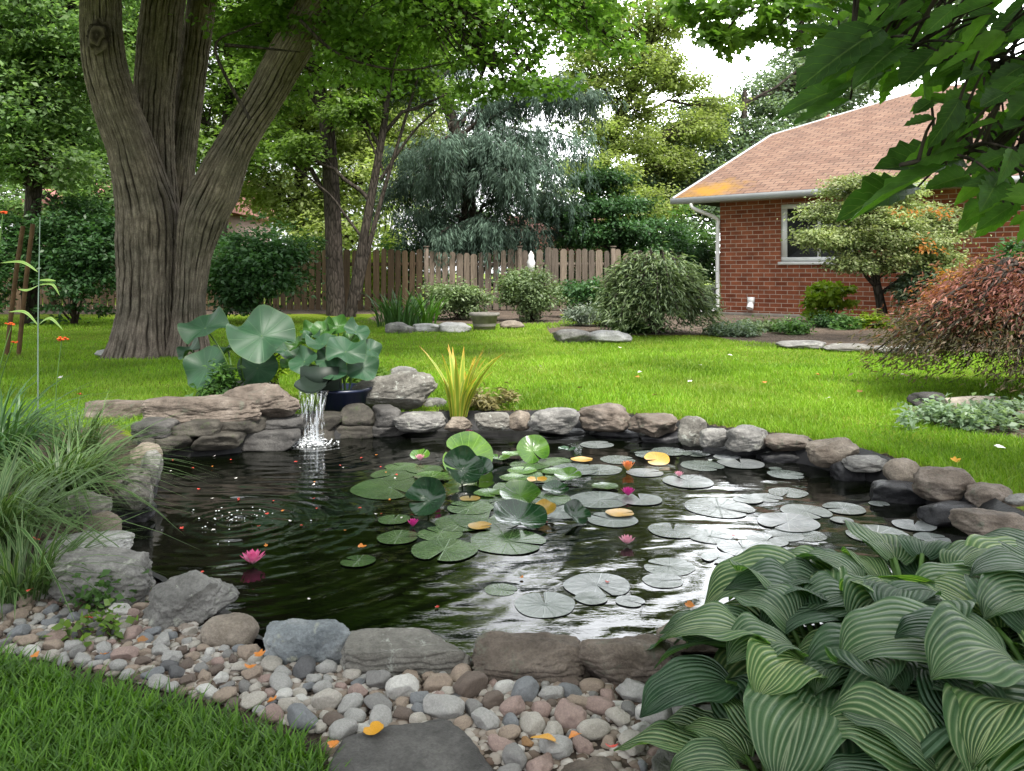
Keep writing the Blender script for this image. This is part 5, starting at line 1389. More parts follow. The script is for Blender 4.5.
# ------------------------------------------------------------------ strap-leaved plants and grasses
def blades(n, L, Wd, rg, spread=.6, bend=1.0, base_r=.06, seg=7, lean=(0, 0)):
    """arching grass blades; returns V, F, rnd, uv"""
    a = rg.random(n) * 6.283; L = L * (.55 + .6 * rg.random(n)); Wd = Wd * (.7 + .6 * rg.random(n))
    rb = base_r * np.sqrt(rg.random(n)); b0 = np.c_[np.cos(a) * rb, np.sin(a) * rb]
    a = a + rg.normal(size=n) * .5
    d = np.c_[np.cos(a), np.sin(a)] + np.array(lean); sp_ = spread * (.25 + .9 * rg.random(n)); bd = bend * (.4 + .9 * rg.random(n))
    V = []; t = np.linspace(0, 1, seg)
    side = np.c_[-np.sin(a), np.cos(a), np.zeros(n)]
    for s in t:
        ang = np.pi / 2 - sp_ * .5 - bd * s * 1.3            # mean elevation so far
        r = L * s * np.cos(np.pi / 2 - sp_ * s * .7 - sp_ * .3) * (1 + .3 * bd * s)
        z = L * s * np.maximum(np.cos(sp_ * .4), .2) - L * .55 * bd * s ** 2.4
        c = np.c_[b0[:, 0] + d[:, 0] * r, b0[:, 1] + d[:, 1] * r, z]
        w = (Wd / 2 * (1 - s ** 2.2) * (.55 + .9 * s if s < .5 else 1.0))[:, None]
        V.append(c - side * w); V.append(c + side * w)
    V = np.stack(V, 1)                                         # n, 2*seg, 3
    base = (np.arange(n) * 2 * seg)[:, None]
    Fq = np.concatenate([base + np.array([[2 * k, 2 * k + 1, 2 * k + 3, 2 * k + 2]]) for k in range(seg - 1)])
    uv = np.stack([np.tile([0, 1], seg), np.repeat(t, 2)], 1)
    return V.reshape(-1, 3), Fq, np.repeat(rg.random(n), 2 * seg), np.tile(uv, (n, 1))

def strap_mat(name, mid, edge, tip=None, trans=.35):
    m, t, o = mat(name)
    uv = uvnode(t); s = t.nodes.new('ShaderNodeSeparateXYZ'); t.links.new(uv, s.inputs[0])
    e = math_(t, 'ABSOLUTE', math_(t, 'SUBTRACT', s.outputs[0], .5))
    f = ramp(t, [(.22, (0, 0, 0)), (.36, (1, 1, 1))], e)
    at = N(t, 'ShaderNodeAttribute', attribute_name='rnd')
    k = ramp(t, [(0, (.65,) * 3), (1, (1.3,) * 3)], at.outputs['Fac'])
    c = mixc(t, 1, mixc(t, f.outputs[0], mid, edge), k.outputs[0], 'MULTIPLY')
    if tip: c = mixc(t, ramp(t, [(.75, (0, 0, 0)), (.95, (1, 1, 1))], s.outputs[1]).outputs[0], c, tip)
    b = prin(t, None, c, .45, .4)
    tr = t.nodes.new('ShaderNodeBsdfTranslucent'); t.links.new(mixc(t, 1, c, (1.2, 1.25, .5), 'MULTIPLY'), tr.inputs[0])
    mx = t.nodes.new('ShaderNodeMixShader'); mx.inputs[0].default_value = trans
    t.links.new(b.outputs[0], mx.inputs[1]); t.links.new(tr.outputs[0], mx.inputs[2]); t.links.new(mx.outputs[0], o.inputs[0])
    return m
M['grass_strap'] = strap_mat('striped_grass_blade', (.05, .115, .03), (.17, .24, .11))
M['yucca'] = strap_mat('yellow_striped_blade', (.20, .29, .03), (.46, .44, .07), (.5, .26, .04))
M['iris'] = strap_mat('iris_blade', (.04, .10, .035), (.07, .14, .05))
M['bladegreen'] = strap_mat('turf_blade', (.06, .16, .02), (.10, .22, .03))

def clump(name, label, c, n, L, Wd, m, seed, cat='grass', spread=.7, bend=1.0, base_r=.08, group=None, lean=(0, 0), seg=8):
    rg = np.random.default_rng(seed); V, Fc, rr, uv = blades(n, L, Wd, rg, spread, bend, base_r, seg, lean)
    o = link(name, mesh_np(name, V, Fc, rr, uv, True), m, None, c); tag(o, label, cat, group); return o
OG = 'ornamental grass clumps on the left shore'
clump('ornamental_grass', 'large arching striped grass clump spilling towards the water', (P(58, 505)[0], P(58, 505)[1], 0), 380, .50, .014, M['grass_strap'], 301, 'grass', 1.0, 1.4, .11, OG)
clump('ornamental_grass', 'striped grass clump cut by the left edge, nearest the slabs', (P(0, 560)[0] - .05, P(0, 560)[1], 0), 380, .56, .014, M['grass_strap'], 302, 'grass', .9, 1.4, .12, OG)
clump('ornamental_grass', 'dark grass clump at the left edge behind the arching clump', (P(-10, 480)[0], P(-10, 480)[1], 0), 380, .72, .014, M['iris'], 303, 'grass', .8, 1.4, .14, OG)
clump('ornamental_grass', 'thin grass tuft behind the arching clump near the flat slab', (P(75, 460)[0], P(75, 460)[1], 0), 260, .42, .008, M['grass_strap'], 304, 'grass', .9, .9, .12, OG)
clump('ornamental_grass', 'leaning grass tuft right above the cracked slab', (P(20, 600)[0], P(20, 600)[1], 0), 200, .34, .010, M['grass_strap'], 305, 'grass', 1.0, 1.0, .1, OG)
clump('variegated_flax', 'yellow and green striped sword leaved plant by the far rim', (P(456, 419)[0], 5.62, -.02), 30, .52, .052, M['yucca'], 306, 'plant', .55, .35, .06)
clump('strap_leaf_clump', 'dark strap leaved clump at the bed edge left of the shrubs', (P(392, 330)[0], 14.6, 0), 130, .85, .04, M['iris'], 307, 'plant', .7, .6, .4)
clump('strap_leaf_clump', 'paler strap leaved clump right next to the dark one', (P(420, 328)[0], 15.0, 0), 60, .8, .05, M['bladegreen'], 308, 'plant', .7, .6, .25)
o = make_shrub('ground_cover', 'small round leaved creeper over the pebbles by the cracked slab', 'plant', (P(75, 610)[0], P(75, 610)[1], 0), (.22, .12, .05), M['lf_mid'], 520, .026, 309, None, cr=.05, asp=.8)
o = make_shrub('ground_cover', 'light green sprig growing among the pebbles before the grey slab', 'plant', (P(100, 640)[0], P(100, 640)[1], 0), (.09, .06, .03), M['lf_bright'], 120, .026, 310, None, cr=.04, asp=.8)
o = make_shrub('ground_cover', 'grey green trailing cover on the bed below the red maple', 'plant', (P(985, 425)[0], P(985, 425)[1], 0), (.75, .35, .06), M['lf_blue_haze'], 3500, .05, 311, None, cr=.09)
make_shrub('ground_cover', 'dry tawny tuft on the lawn edge right of the striped plant', 'plant', (P(492, 408)[0], P(492, 408)[1], 0), (.25, .15, .06), leaf_mat('dry_leaf', [(.12, .10, .04), (.2, .18, .07), (.3, .27, .13)], .2), 900, .05, 312, None, cr=.07, asp=.3)

# turf: short blades as one ground cover each
def turf(name, n, ylo, yhi, h, w, seed, regions=None, label=None):
    rg = np.random.default_rng(seed)
    yy = ylo * (yhi / ylo) ** rg.random(n) if regions is None else None
    xx = (rg.random(n) * 2 - 1) * (.70 * yy + .4)
    Q = np.c_[xx, yy]
    ok = np.ones(n, bool)
    for poly in (BED_H, BED_F, BED_M, BED_L, BED_R, PEB): ok &= ~inside(poly, Q)
    Q = Q[ok]
    nr = Q[:, 1] < 8; dd = np.full(len(Q), 5.); dd[nr] = sdist(POND, Q[nr]); Q = Q[(dd > .13)]
    n = len(Q); z = ground_z(Q, np.full(n, 5.)) + .012 * vnoise(np.c_[Q * .9, np.zeros(n)], 3)
    sc = np.clip(Q[:, 1] / 6, .8, 4) ** .75
    a = rg.random(n) * 6.283; hh = h * (.5 + .8 * rg.random(n)) * (1 + .4 * vnoise(np.c_[Q * 1.7, np.zeros(n)], 7)); ww = w * sc * (.7 + .6 * rg.random(n))
    ln = rg.normal(size=(n, 2)) * .45
    S = np.c_[np.cos(a), np.sin(a)] * ww[:, None] / 2
    b = np.c_[Q, z - .004]
    V = np.stack([b - np.c_[S, np.zeros(n)], b + np.c_[S, np.zeros(n)],
                  b + np.c_[ln * hh[:, None] * .35 + S * .7, hh * .6], b + np.c_[ln * hh[:, None], hh], b + np.c_[ln * hh[:, None] * .35 - S * .7, hh * .6]], 1).reshape(-1, 3)
    B = np.arange(n)[:, None] * 5
    rnd = np.clip(rg.random(n) * .6 + .35 * (vnoise(np.c_[Q * .6, np.zeros(n)], 12) * .5 + .5) + .15 * vnoise(np.c_[Q * 3, np.zeros(n)], 13), 0, 1)
    return mesh_np(name, V, [B + np.array([[2, 3, 4]]), B + np.array([[0, 1, 2, 4]])], np.repeat(rnd, 5))
M['turf'] = leaf_mat('lawn_grass', [(.085, .18, .014), (.15, .285, .018), (.225, .375, .03), (.34, .40, .10)], .4, .5, .3, .9, .3)
tag(link('lawn_grass', turf('lawn_grass', 430000, 3.6, 21, .038, .0056, 401), M['turf']), kind='stuff')
# longer grass in the near left corner
rg = np.random.default_rng(402)
poly = np.array([P(x, y)[:2] for x, y in [(-80, 655), (0, 664), (60, 680), (130, 698), (230, 728), (315, 752), (335, 800), (-120, 830)]])
b0, b1_ = poly.min(0), poly.max(0); Q = b0 + (b1_ - b0) * rg.random((26000, 2)); Q = Q[inside(poly, Q)][:15000]
V, Fc, rr, uv = blades(len(Q), .085, .0065, rg, .7, .55, .001, 5)
V = V + np.repeat(np.c_[Q, np.full(len(Q), -.02)], 10, 0)
M['near_turf'] = leaf_mat('near_grass', [(.045, .12, .014), (.085, .20, .018), (.14, .28, .03)], .4, .45, .35, 3, .25)
tag(link('near_grass', mesh_np('near_grass', V, Fc, rr, uv), M['near_turf']), kind='stuff')

# ------------------------------------------------------------------ water lilies
def pad_mat(name, base, dark, spot, rough=.32):
    m, t, o = mat(name)
    uv = uvnode(t); s = t.nodes.new('ShaderNodeSeparateXYZ'); t.links.new(uv, s.inputs[0])
    v = objco(t, True); n = noise(t, 9, 5, .65, v); n2 = noise(t, 90, 3, .7, v)
    r = ramp(t, [(.35, dark), (.62, base)], n.outputs[0])
    a = math_(t, 'ABSOLUTE', math_(t, 'SUBTRACT', math_(t, 'FRACT', math_(t, 'MULTIPLY', s.outputs[0], 16.)), .5))
    f = ramp(t, [(0, (.6, .6, .6)), (.05, (0, 0, 0))], math_(t, 'MULTIPLY', a, math_(t, 'ADD', s.outputs[1], .05)))
    c = mixc(t, f.outputs[0], r.outputs[0], tuple(min(1, x * 1.6) for x in base))
    g = ramp(t, [(.62, (0, 0, 0)), (.7, (1, 1, 1))], n2.outputs[0]); c = mixc(t, g.outputs[0], c, spot)
    oi = t.nodes.new('ShaderNodeObjectInfo'); kr = ramp(t, [(0, (.55, .62, .55)), (.5, (.9, .95, .9)), (1, (1.3, 1.25, 1.3))], oi.outputs['Random']); c = mixc(t, 1, c, kr.outputs[0], 'MULTIPLY')
    prin(t, o, c, rough, .6, bump(t, math_(t, 'ADD', n.outputs[0], math_(t, 'MULTIPLY', f.outputs[0], .3)), .35, .008))
    return m
M['pad_green'] = pad_mat('green_pad', (.075, .125, .045), (.04, .08, .028), (.15, .18, .11), .22)
M['pad_sky_sheen'] = pad_mat('sky_sheen_pad', (.17, .185, .185), (.10, .115, .112), (.28, .29, .31), .22)  # pale grey base stands in for sky reflected on the pads
M['pad_lime'] = pad_mat('lime_pad', (.085, .175, .02), (.04, .10, .018), (.12, .18, .06), .2)
M['pad_dark'] = pad_mat('dark_glossy_pad', (.02, .06, .025), (.012, .035, .016), (.04, .08, .04), .12)
M['pad_yellow'] = pad_mat('yellowing_pad', (.40, .22, .02), (.20, .14, .02), (.3, .13, .03))
PN = {'pad_green': 'speckled green lily pad', 'pad_sky_sheen': 'lily pad with painted silvery sky sheen', 'pad_lime': 'lime green lily leaf', 'pad_dark': 'dark glossy curled lily leaf', 'pad_yellow': 'yellowing lily leaf'}
pads = []
def pad(px, py, rx, kind, curl=0.0, rise=0.0, ax=0.0, ay=0.0):
    c = P(px, py, WZ); R = rx * c[1] / F * (.9 if kind == S and px > 600 else 1)
    k = len(pads); rg = np.random.default_rng(500 + k)
    V, Fc, uv = round_leaf(R, 500 + k, (.006 if not curl else .03) + curl, .004 + curl * .25, notch=.05 + .09 * rg.random())
    yaw = rg.random() * 6.28
    V = V @ np.array(Matrix.Rotation(yaw, 3, 'Z')).T
    if ax or ay: V = V @ tilt_mat(ax, ay).T
    o = link('lily_pad', mesh_np('lily_pad', V, Fc, None, uv, True), M[kind], None, (c[0], c[1], WZ + rise + .0016 + .0007 * (k % 6)))
    if rise > .02:
        mb = MB(); mb.tube(np.array([(0, 0, -.01), (0, .01, -rise * .5), (0, .02, -rise - .03)]), .005, 6); mb.build('stalk', M['stalk'], o, True)
    tag(o, None, 'lily pad', 'water lily pads'); pads.append((o, PN[kind] if rise == 0 else 'raised ' + PN[kind]))
G, S, L_, K, Yw = 'pad_green', 'pad_sky_sheen', 'pad_lime', 'pad_dark', 'pad_yellow'
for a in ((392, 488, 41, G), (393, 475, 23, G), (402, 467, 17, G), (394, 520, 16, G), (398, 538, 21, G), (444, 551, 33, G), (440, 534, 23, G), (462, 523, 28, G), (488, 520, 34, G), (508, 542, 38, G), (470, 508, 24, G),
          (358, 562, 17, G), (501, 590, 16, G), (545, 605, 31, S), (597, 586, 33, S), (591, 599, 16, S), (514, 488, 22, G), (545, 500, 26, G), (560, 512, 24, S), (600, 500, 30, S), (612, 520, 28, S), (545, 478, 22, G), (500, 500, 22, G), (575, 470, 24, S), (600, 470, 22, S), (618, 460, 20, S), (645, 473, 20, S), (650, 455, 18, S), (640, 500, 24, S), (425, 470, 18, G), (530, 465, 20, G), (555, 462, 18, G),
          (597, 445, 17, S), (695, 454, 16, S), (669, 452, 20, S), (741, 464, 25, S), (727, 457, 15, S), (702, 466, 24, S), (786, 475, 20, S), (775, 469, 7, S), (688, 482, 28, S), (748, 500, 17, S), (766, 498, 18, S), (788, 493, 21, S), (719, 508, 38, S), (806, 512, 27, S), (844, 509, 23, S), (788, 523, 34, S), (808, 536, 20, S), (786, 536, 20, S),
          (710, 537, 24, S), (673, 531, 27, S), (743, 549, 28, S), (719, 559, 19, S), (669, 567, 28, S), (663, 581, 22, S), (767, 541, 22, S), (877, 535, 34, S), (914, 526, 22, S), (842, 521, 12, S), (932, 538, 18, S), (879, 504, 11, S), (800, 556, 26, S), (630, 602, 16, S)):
    pad(*a)
for a in ((428, 512, 20, K, .55, .05, .9, -.2), (462, 482, 20, K, .5, .06, .8, .3), (478, 480, 17, K, .4, .03, .5, -.3), (519, 525, 27, K, .25, .02, .25, .2), (575, 521, 15, K, .4, .02, .4, .4), (567, 454, 9, K, .2, .02), (556, 493, 14, K, .2, .01, .2),
          (467, 466, 26, L_, .2, .04, .9, .2), (498, 461, 12, L_, .15, .01), (514, 457, 12, L_, .1, .01), (533, 460, 17, L_, .2, .05, .7, .1), (520, 500, 20, L_, .2, .02, .35), (489, 495, 15, L_, .04, .004), (514, 480, 15, L_, .03, .004), (522, 472, 15, L_, .03, .004), (556, 473, 14, L_, .03, .004), (568, 480, 14, L_, .15, .02, .2), (432, 478, 18, L_, .03, .004), (420, 460, 10, L_, .2, .02, .3), (605, 488, 13, L_, .03, .004),
          (657, 463, 13, Yw, .05, .02, .3), (582, 462, 11, Yw, .05, .01), (545, 517, 11, Yw, .3, .03, .4), (620, 515, 14, Yw, .04, .004), (480, 528, 12, Yw, .04, .004), (537, 484, 10, Yw, .2, .01), (470, 500, 10, Yw, .04, .004)):
    pad(*a)
LM = [('pink and white lily bloom', P(253, 562, WZ)), ('twin magenta lily blooms', P(424, 515, WZ)), ('orange lily bloom', P(628, 467, WZ)), ('bright magenta lily bloom', P(628, 494, WZ)), ('pale pink lily bloom', P(627, 545, WZ)),
      ('far rim of stones', P(690, 445, WZ)), ('right rim of stones', P(860, 500, WZ)), ('striped leaves', P(780, 580, WZ)), ('floating red petals', P(772, 552, WZ)), ('near shore', P(560, 640, WZ)), ('water left of the pads', P(360, 500, WZ))]
tell_apart(pads, LM)
# the water lies flat under each floating pad
_nw = len(wm.vertices); _co = np.empty(_nw * 3, np.float32); wm.vertices.foreach_get('co', _co); _co = _co.reshape(-1, 3)
for o, base in pads:
    if 'raised' in base: continue
    R = max(o.dimensions[:2]) / 2 if max(o.dimensions[:2]) > 0 else np.ptp([v.co.x for v in o.data.vertices]) / 2
    d = np.hypot(_co[:, 0] - o.location.x, _co[:, 1] - o.location.y); w = np.clip((1.35 * R - d) / (.35 * R), 0, 1)
    _co[:, 2] = _co[:, 2] * (1 - w) + (WZ + .0005) * w
wm.vertices.foreach_set('co', _co.ravel()); wm.update()

def petal_mat(name, base, tip):
    m, t, o = mat(name)
    uv = uvnode(t); s = t.nodes.new('ShaderNodeSeparateXYZ'); t.links.new(uv, s.inputs[0])
    r = ramp(t, [(.1, base), (.8, tip)], s.outputs[1])
    b = prin(t, None, r.outputs[0], .5, .3); tr = t.nodes.new('ShaderNodeBsdfTranslucent'); t.links.new(r.outputs[0], tr.inputs[0])
    mx = t.nodes.new('ShaderNodeMixShader'); mx.inputs[0].default_value = .35
    t.links.new(b.outputs[0], mx.inputs[1]); t.links.new(tr.outputs[0], mx.inputs[2]); t.links.new(mx.outputs[0], o.inputs[0])
    return m
M['fl_pink'] = petal_mat('pink_petal', (.75, .5, .58), (.75, .14, .34)); M['fl_mag'] = petal_mat('magenta_petal', (.65, .12, .35), (.6, .04, .28)); M['fl_or'] = petal_mat('orange_petal', (.75, .5, .12), (.7, .22, .08))
M['fl_pale'] = petal_mat('pale_pink_petal', (.8, .66, .68), (.75, .35, .45)); M['stamen'] = flat_mat('yellow_stamen', (.65, .42, .05), .6, .3)
def bloom(px, py, r_px, m, label, opening=.7, z=0.0):
    c = P(px, py, WZ + z); R = r_px * c[1] / F
    r = empty('water_lily', (c[0], c[1], WZ + z + .006), label, 'flower', 'water lily blooms')
    mb = MB()
    for ring, (n, el, ln) in enumerate(((9, .35, 1.0), (8, .75, .9), (6, 1.15, .75))):
        for k in range(n):
            a = 6.283 * (k + .5 * ring) / n + .1 * random.random(); e = el + (1 - opening) * .8
            e = min(e, 1.5); V = []; uv = []
            for i in range(7):
                t_ = i / 6; w = .20 * R * math.sin(math.pi * min(.08 + t_ * .92, 1)) ** .8
                rr = R * ln * t_ * math.cos(e) ; zz_ = R * ln * (t_ * math.sin(e) + .12 * t_ * t_)
                for s_ in (-1, 0, 1):
                    V.append((rr * math.cos(a) - s_ * w * math.sin(a), rr * math.sin(a) + s_ * w * math.cos(a), zz_ + (.05 * R if s_ else 0))); uv.append((s_ * .5 + .5, t_))
            idx = np.arange(21).reshape(7, 3)
            mb.add(np.array(V), np.stack([idx[:-1, :-1], idx[:-1, 1:], idx[1:, 1:], idx[1:, :-1]], -1).reshape(-1, 4), .5, np.array(uv))
    mb.build('corolla', m, r, True)
    U_, F_ = ico(2); mb = MB(); mb.add(U_ * R * .16 + np.array([0, 0, R * .25]), F_); mb.build('stamen_crown', M['stamen'], r, True)
    if z > .02:
        mb = MB(); mb.tube(np.array([(0, 0, 0), (.005, 0, -z / 2), (0, .01, -z - .03)]), .005, 6); mb.build('stalk', M['stalk'], r, True)
bloom(253, 566, 15, M['fl_pink'], 'pink and white star shaped lily bloom alone on the dark water')
bloom(413, 528, 8, M['fl_mag'], 'magenta lily bloom in front of a curled dark leaf', .5)
bloom(438, 494, 7, M['fl_mag'], 'closed magenta lily bud standing upright among the leaves', .1, .03)
bloom(628, 497, 9, M['fl_mag'], 'bright magenta lily bloom among the silvery pads', .6)
bloom(627, 546, 10, M['fl_pale'], 'pale pink lily bloom nearest the open rippled water', .7)
bloom(628, 472, 10, M['fl_or'], 'orange lily bloom among the far pads', .4)
bloom(124, 547, 8, M['fl_pink'], 'pink lily bloom floating beside the left slabs', .7)
bloom(468, 437, 7, M['fl_pink'], 'small pink lily bloom under the far rim stones', .6)
bloom(420, 462, 7, M['fl_pale'], 'pale pink lily bloom at the back of the leaf cluster', .5)
bloom(679, 478, 6, M['fl_pale'], 'pale pink lily bloom on the silvery far pads', .6)
# floating petals
M['petal_red'] = flat_mat('red_petal', (.50, .06, .045), .5, .3); M['petal_or'] = flat_mat('orange_petal_flake', (.48, .17, .03), .5, .3); M['petal_white'] = flat_mat('white_petal_flake', (.72, .68, .66), .5, .3); M['leaf_gold'] = flat_mat('fallen_gold_leaf', (.50, .25, .02), .55, .3, .2, 30); M['leaf_br'] = flat_mat('fallen_brown_leaf', (.24, .12, .05), .6, .2, .3, 30)
def flake(seed, n=22):
    """small curled leaf or petal with a lobed outline"""
    rg = np.random.default_rng(seed); a = np.linspace(0, 6.283, n, endpoint=False)
    r = .5 * (.62 + .38 * np.abs(np.cos((1.5 if seed % 2 else 2.5) * a)) ** .8) * (1 + .08 * rg.normal(size=n))
    x, y = r * np.cos(a), r * .75 * np.sin(a); cz = lambda x, y: .9 * x * x * (1 if seed % 3 else -.3) + .7 * y * y + .12 * x * y + .05
    V = np.vstack([np.c_[x, y, cz(x, y)], np.c_[x * .5, y * .5, cz(x * .5, y * .5)], [[0, 0, .05]]])
    i = np.arange(n); j = (i + 1) % n
    return mesh_np('petal', V, [np.stack([n + i, n + j, np.full(n, 2 * n)], 1), np.stack([i, j, n + j, n + i], 1)], smooth=True)
flakes = [flake(k) for k in range(6)]
for f in flakes: f.materials.append(M['petal_red'])
def fallen(name, p, s, m, tiltx=.0, base=None, group=None, cat='petal'):
    o = bpy.data.objects.new(name, flakes[random.randrange(6)]); COL.objects.link(o)
    o.material_slots[0].link = 'OBJECT'; o.material_slots[0].material = M[m]
    o.location = [float(v) for v in p]; o.scale = (s, s, s); o.rotation_euler = (tiltx + random.gauss(0, .12), random.gauss(0, .12), random.random() * 6.28)
    tag(o, None, cat, group); return o
items = []; rg = np.random.default_rng(601)
for k in range(52):
    px, py = (rg.uniform(170, 420), rg.uniform(455, 530)) if k < 40 else (rg.uniform(160, 760), rg.uniform(470, 610))
    p = P(px, py, WZ + .004)
    if sdist(POND, p[None, :2])[0] > -.05: continue
    c = rg.choice(['petal_red', 'petal_red', 'petal_or', 'petal_white'])
    o = fallen('floating_petal', p, rg.uniform(.012, .022), c, group='petals floating on the pond'); items.append((o, {'petal_red': 'red', 'petal_or': 'orange', 'petal_white': 'white'}[c] + ' petal afloat'))
for (px, py, s, c) in ((768, 553, .05, 'petal_red'), (782, 553, .05, 'petal_red'), (362, 548, .05, 'petal_or'), (690, 606, .04, 'petal_or')):
    o = fallen('floating_petal', P(px, py, WZ + .012), s, c, group='petals floating on the pond'); items.append((o, ('red' if c == 'petal_red' else 'orange') + ' larger petal afloat'))
tell_apart(items, [('the waterfall', P(311, 450, WZ)), ('the left splash', SPL), ('the pink and white bloom', P(253, 562, WZ)), ('the wall blocks', P(190, 458, WZ)), ('the leaf cluster', P(420, 490, WZ)), ('the silvery pads', P(740, 530, WZ)), ('the open near water', P(500, 620, WZ))])
items = []
for (px, py, z, s, c, base) in ((376, 733, .03, .075, 'leaf_gold', 'bright yellow fallen leaf'), (546, 740, .045, .07, 'leaf_gold', 'yellow fallen leaf'), (260, 655, .05, .05, 'petal_or', 'orange fallen petal'), (272, 702, .045, .05, 'petal_or', 'orange fallen petal'), (105, 655, .05, .045, 'petal_or', 'orange fallen petal'),
        (35, 655, .045, .05, 'petal_or', 'orange fallen petal'), (333, 745, .04, .04, 'petal_or', 'orange fallen petal'), (142, 640, .05, .05, 'leaf_br', 'brown fallen leaf'), (575, 735, .05, .05, 'petal_or', 'orange fallen petal'), (612, 748, .05, .045, 'petal_red', 'red fallen petal'), (88, 618, .06, .05, 'petal_red', 'red fallen petal'), (250, 668, .05, .05, 'petal_or', 'orange fallen petal'), (30, 590, .1, .04, 'petal_red', 'red fallen petal'), (36, 540, .14, .04, 'petal_red', 'red fallen petal')):
    o = fallen('fallen_leaf', P(px, py, z), s * (.8 if c == 'leaf_gold' else .62), c, .25, group='leaves fallen on the pebbles', cat='leaf'); items.append((o, base))
for (px, py, c) in ((540, 366, 'petal_white'), (640, 372, 'petal_white'), (690, 382, 'petal_white'), (764, 383, 'petal_or'), (818, 375, 'petal_or'), (829, 398, 'petal_white'), (580, 350, 'petal_white'), (955, 461, 'leaf_gold'), (1000, 447, 'petal_white'), (620, 348, 'petal_white'), (655, 395, 'leaf_br'), (580, 388, 'leaf_br'), (637, 377, 'petal_or'), (730, 355, 'petal_white'), (902, 375, 'petal_white'), (80, 395, 'petal_red'), (60, 378, 'petal_white'), (250, 350, 'petal_white'), (860, 392, 'leaf_br'), (700, 365, 'petal_white')):
    o = fallen('fallen_leaf', P(px, py, .035), .055, c, .2, group='leaves fallen on the lawn', cat='leaf'); items.append((o, {'petal_white': 'white', 'petal_or': 'orange', 'leaf_gold': 'yellow', 'leaf_br': 'brown', 'petal_red': 'red'}[c] + ' fleck on the lawn'))
tell_apart(items, [('the flat dark slab', P(410, 750)), ('the cracked grey slab', P(100, 616)), ('the rounded tan boulder', P(225, 664)), ('the brown near slab', P(560, 710)), ('the brick house', P(800, 340)), ('the striped sword plant', P(480, 400)), ('the orange tan boulder', P(840, 440)), ('the weeping bush', P(640, 345)), ('the forked trunk', P(150, 370)), ('the red maple', P(940, 410))])

# ------------------------------------------------------------------ striped hostas
def hosta_mat():
    m, t, o = mat('striped_hosta_leaf')
    uv = uvnode(t); s = t.nodes.new('ShaderNodeSeparateXYZ'); t.links.new(uv, s.inputs[0])
    n = noise(t, 9, 3, .5, objco(t, True)); n2 = noise(t, 120, 4, .6, objco(t, True))
    u = math_(t, 'ABSOLUTE', s.outputs[0])
    k = math_(t, 'ADD', math_(t, 'MULTIPLY', math_(t, 'POWER', u, .9), 6.8), math_(t, 'ADD', math_(t, 'MULTIPLY', n.outputs[0], .5), math_(t, 'MULTIPLY', math_(t, 'SUBTRACT', 1.0, s.outputs[1]), 3.2)))
    w = math_(t, 'ABSOLUTE', math_(t, 'SUBTRACT', math_(t, 'FRACT', k), .5))
    f = ramp(t, [(.02, (.9, .9, .9)), (.10, (.45, .45, .45)), (.30, (0, 0, 0))], w)
    mid = ramp(t, [(.0, (1, 1, 1)), (.045, (0, 0, 0))], u)
    f2 = math_(t, 'MAXIMUM', math_(t, 'MULTIPLY', f.outputs[0], math_(t, 'SUBTRACT', 1.15, math_(t, 'MULTIPLY', u, .5))), mid.outputs[0], True)
    g = ramp(t, [(.3, (.034, .085, .042)), (.7, (.078, .155, .076))], n.outputs[0])
    at = N(t, 'ShaderNodeAttribute', attribute_name='rnd')
    kk = ramp(t, [(0, (.6, .7, .7)), (.5, (1, 1, .95)), (1, (1.6, 1.55, 1.0))], at.outputs['Fac'])
    nv_ = noise(t, 22, 3, .6, objco(t, True)); c = mixc(t, math_(t, 'MULTIPLY', f2, math_(t, 'MULTIPLY', math_(t, 'MULTIPLY', nv_.outputs[0], 1.9, True), math_(t, 'ADD', math_(t, 'MULTIPLY', at.outputs['Fac'], .5), .5))), g.outputs[0], (.38, .45, .34)); c = mixc(t, 1, c, kk.outputs[0], 'MULTIPLY')
    h = math_(t, 'ADD', math_(t, 'MULTIPLY', w, -1.2), math_(t, 'MULTIPLY', n2.outputs[0], .25))
    b = prin(t, None, c, .46, .45, bump(t, h, .8, .012))
    tr = t.nodes.new('ShaderNodeBsdfTranslucent'); t.links.new(mixc(t, 1, c, (1.4, 1.9, .4), 'MULTIPLY'), tr.inputs[0])
    mx = t.nodes.new('ShaderNodeMixShader'); mx.inputs[0].default_value = .3
    t.links.new(b.outputs[0], mx.inputs[1]); t.links.new(tr.outputs[0], mx.inputs[2]); t.links.new(mx.outputs[0], o.inputs[0])
    return m
M['hosta'] = hosta_mat()
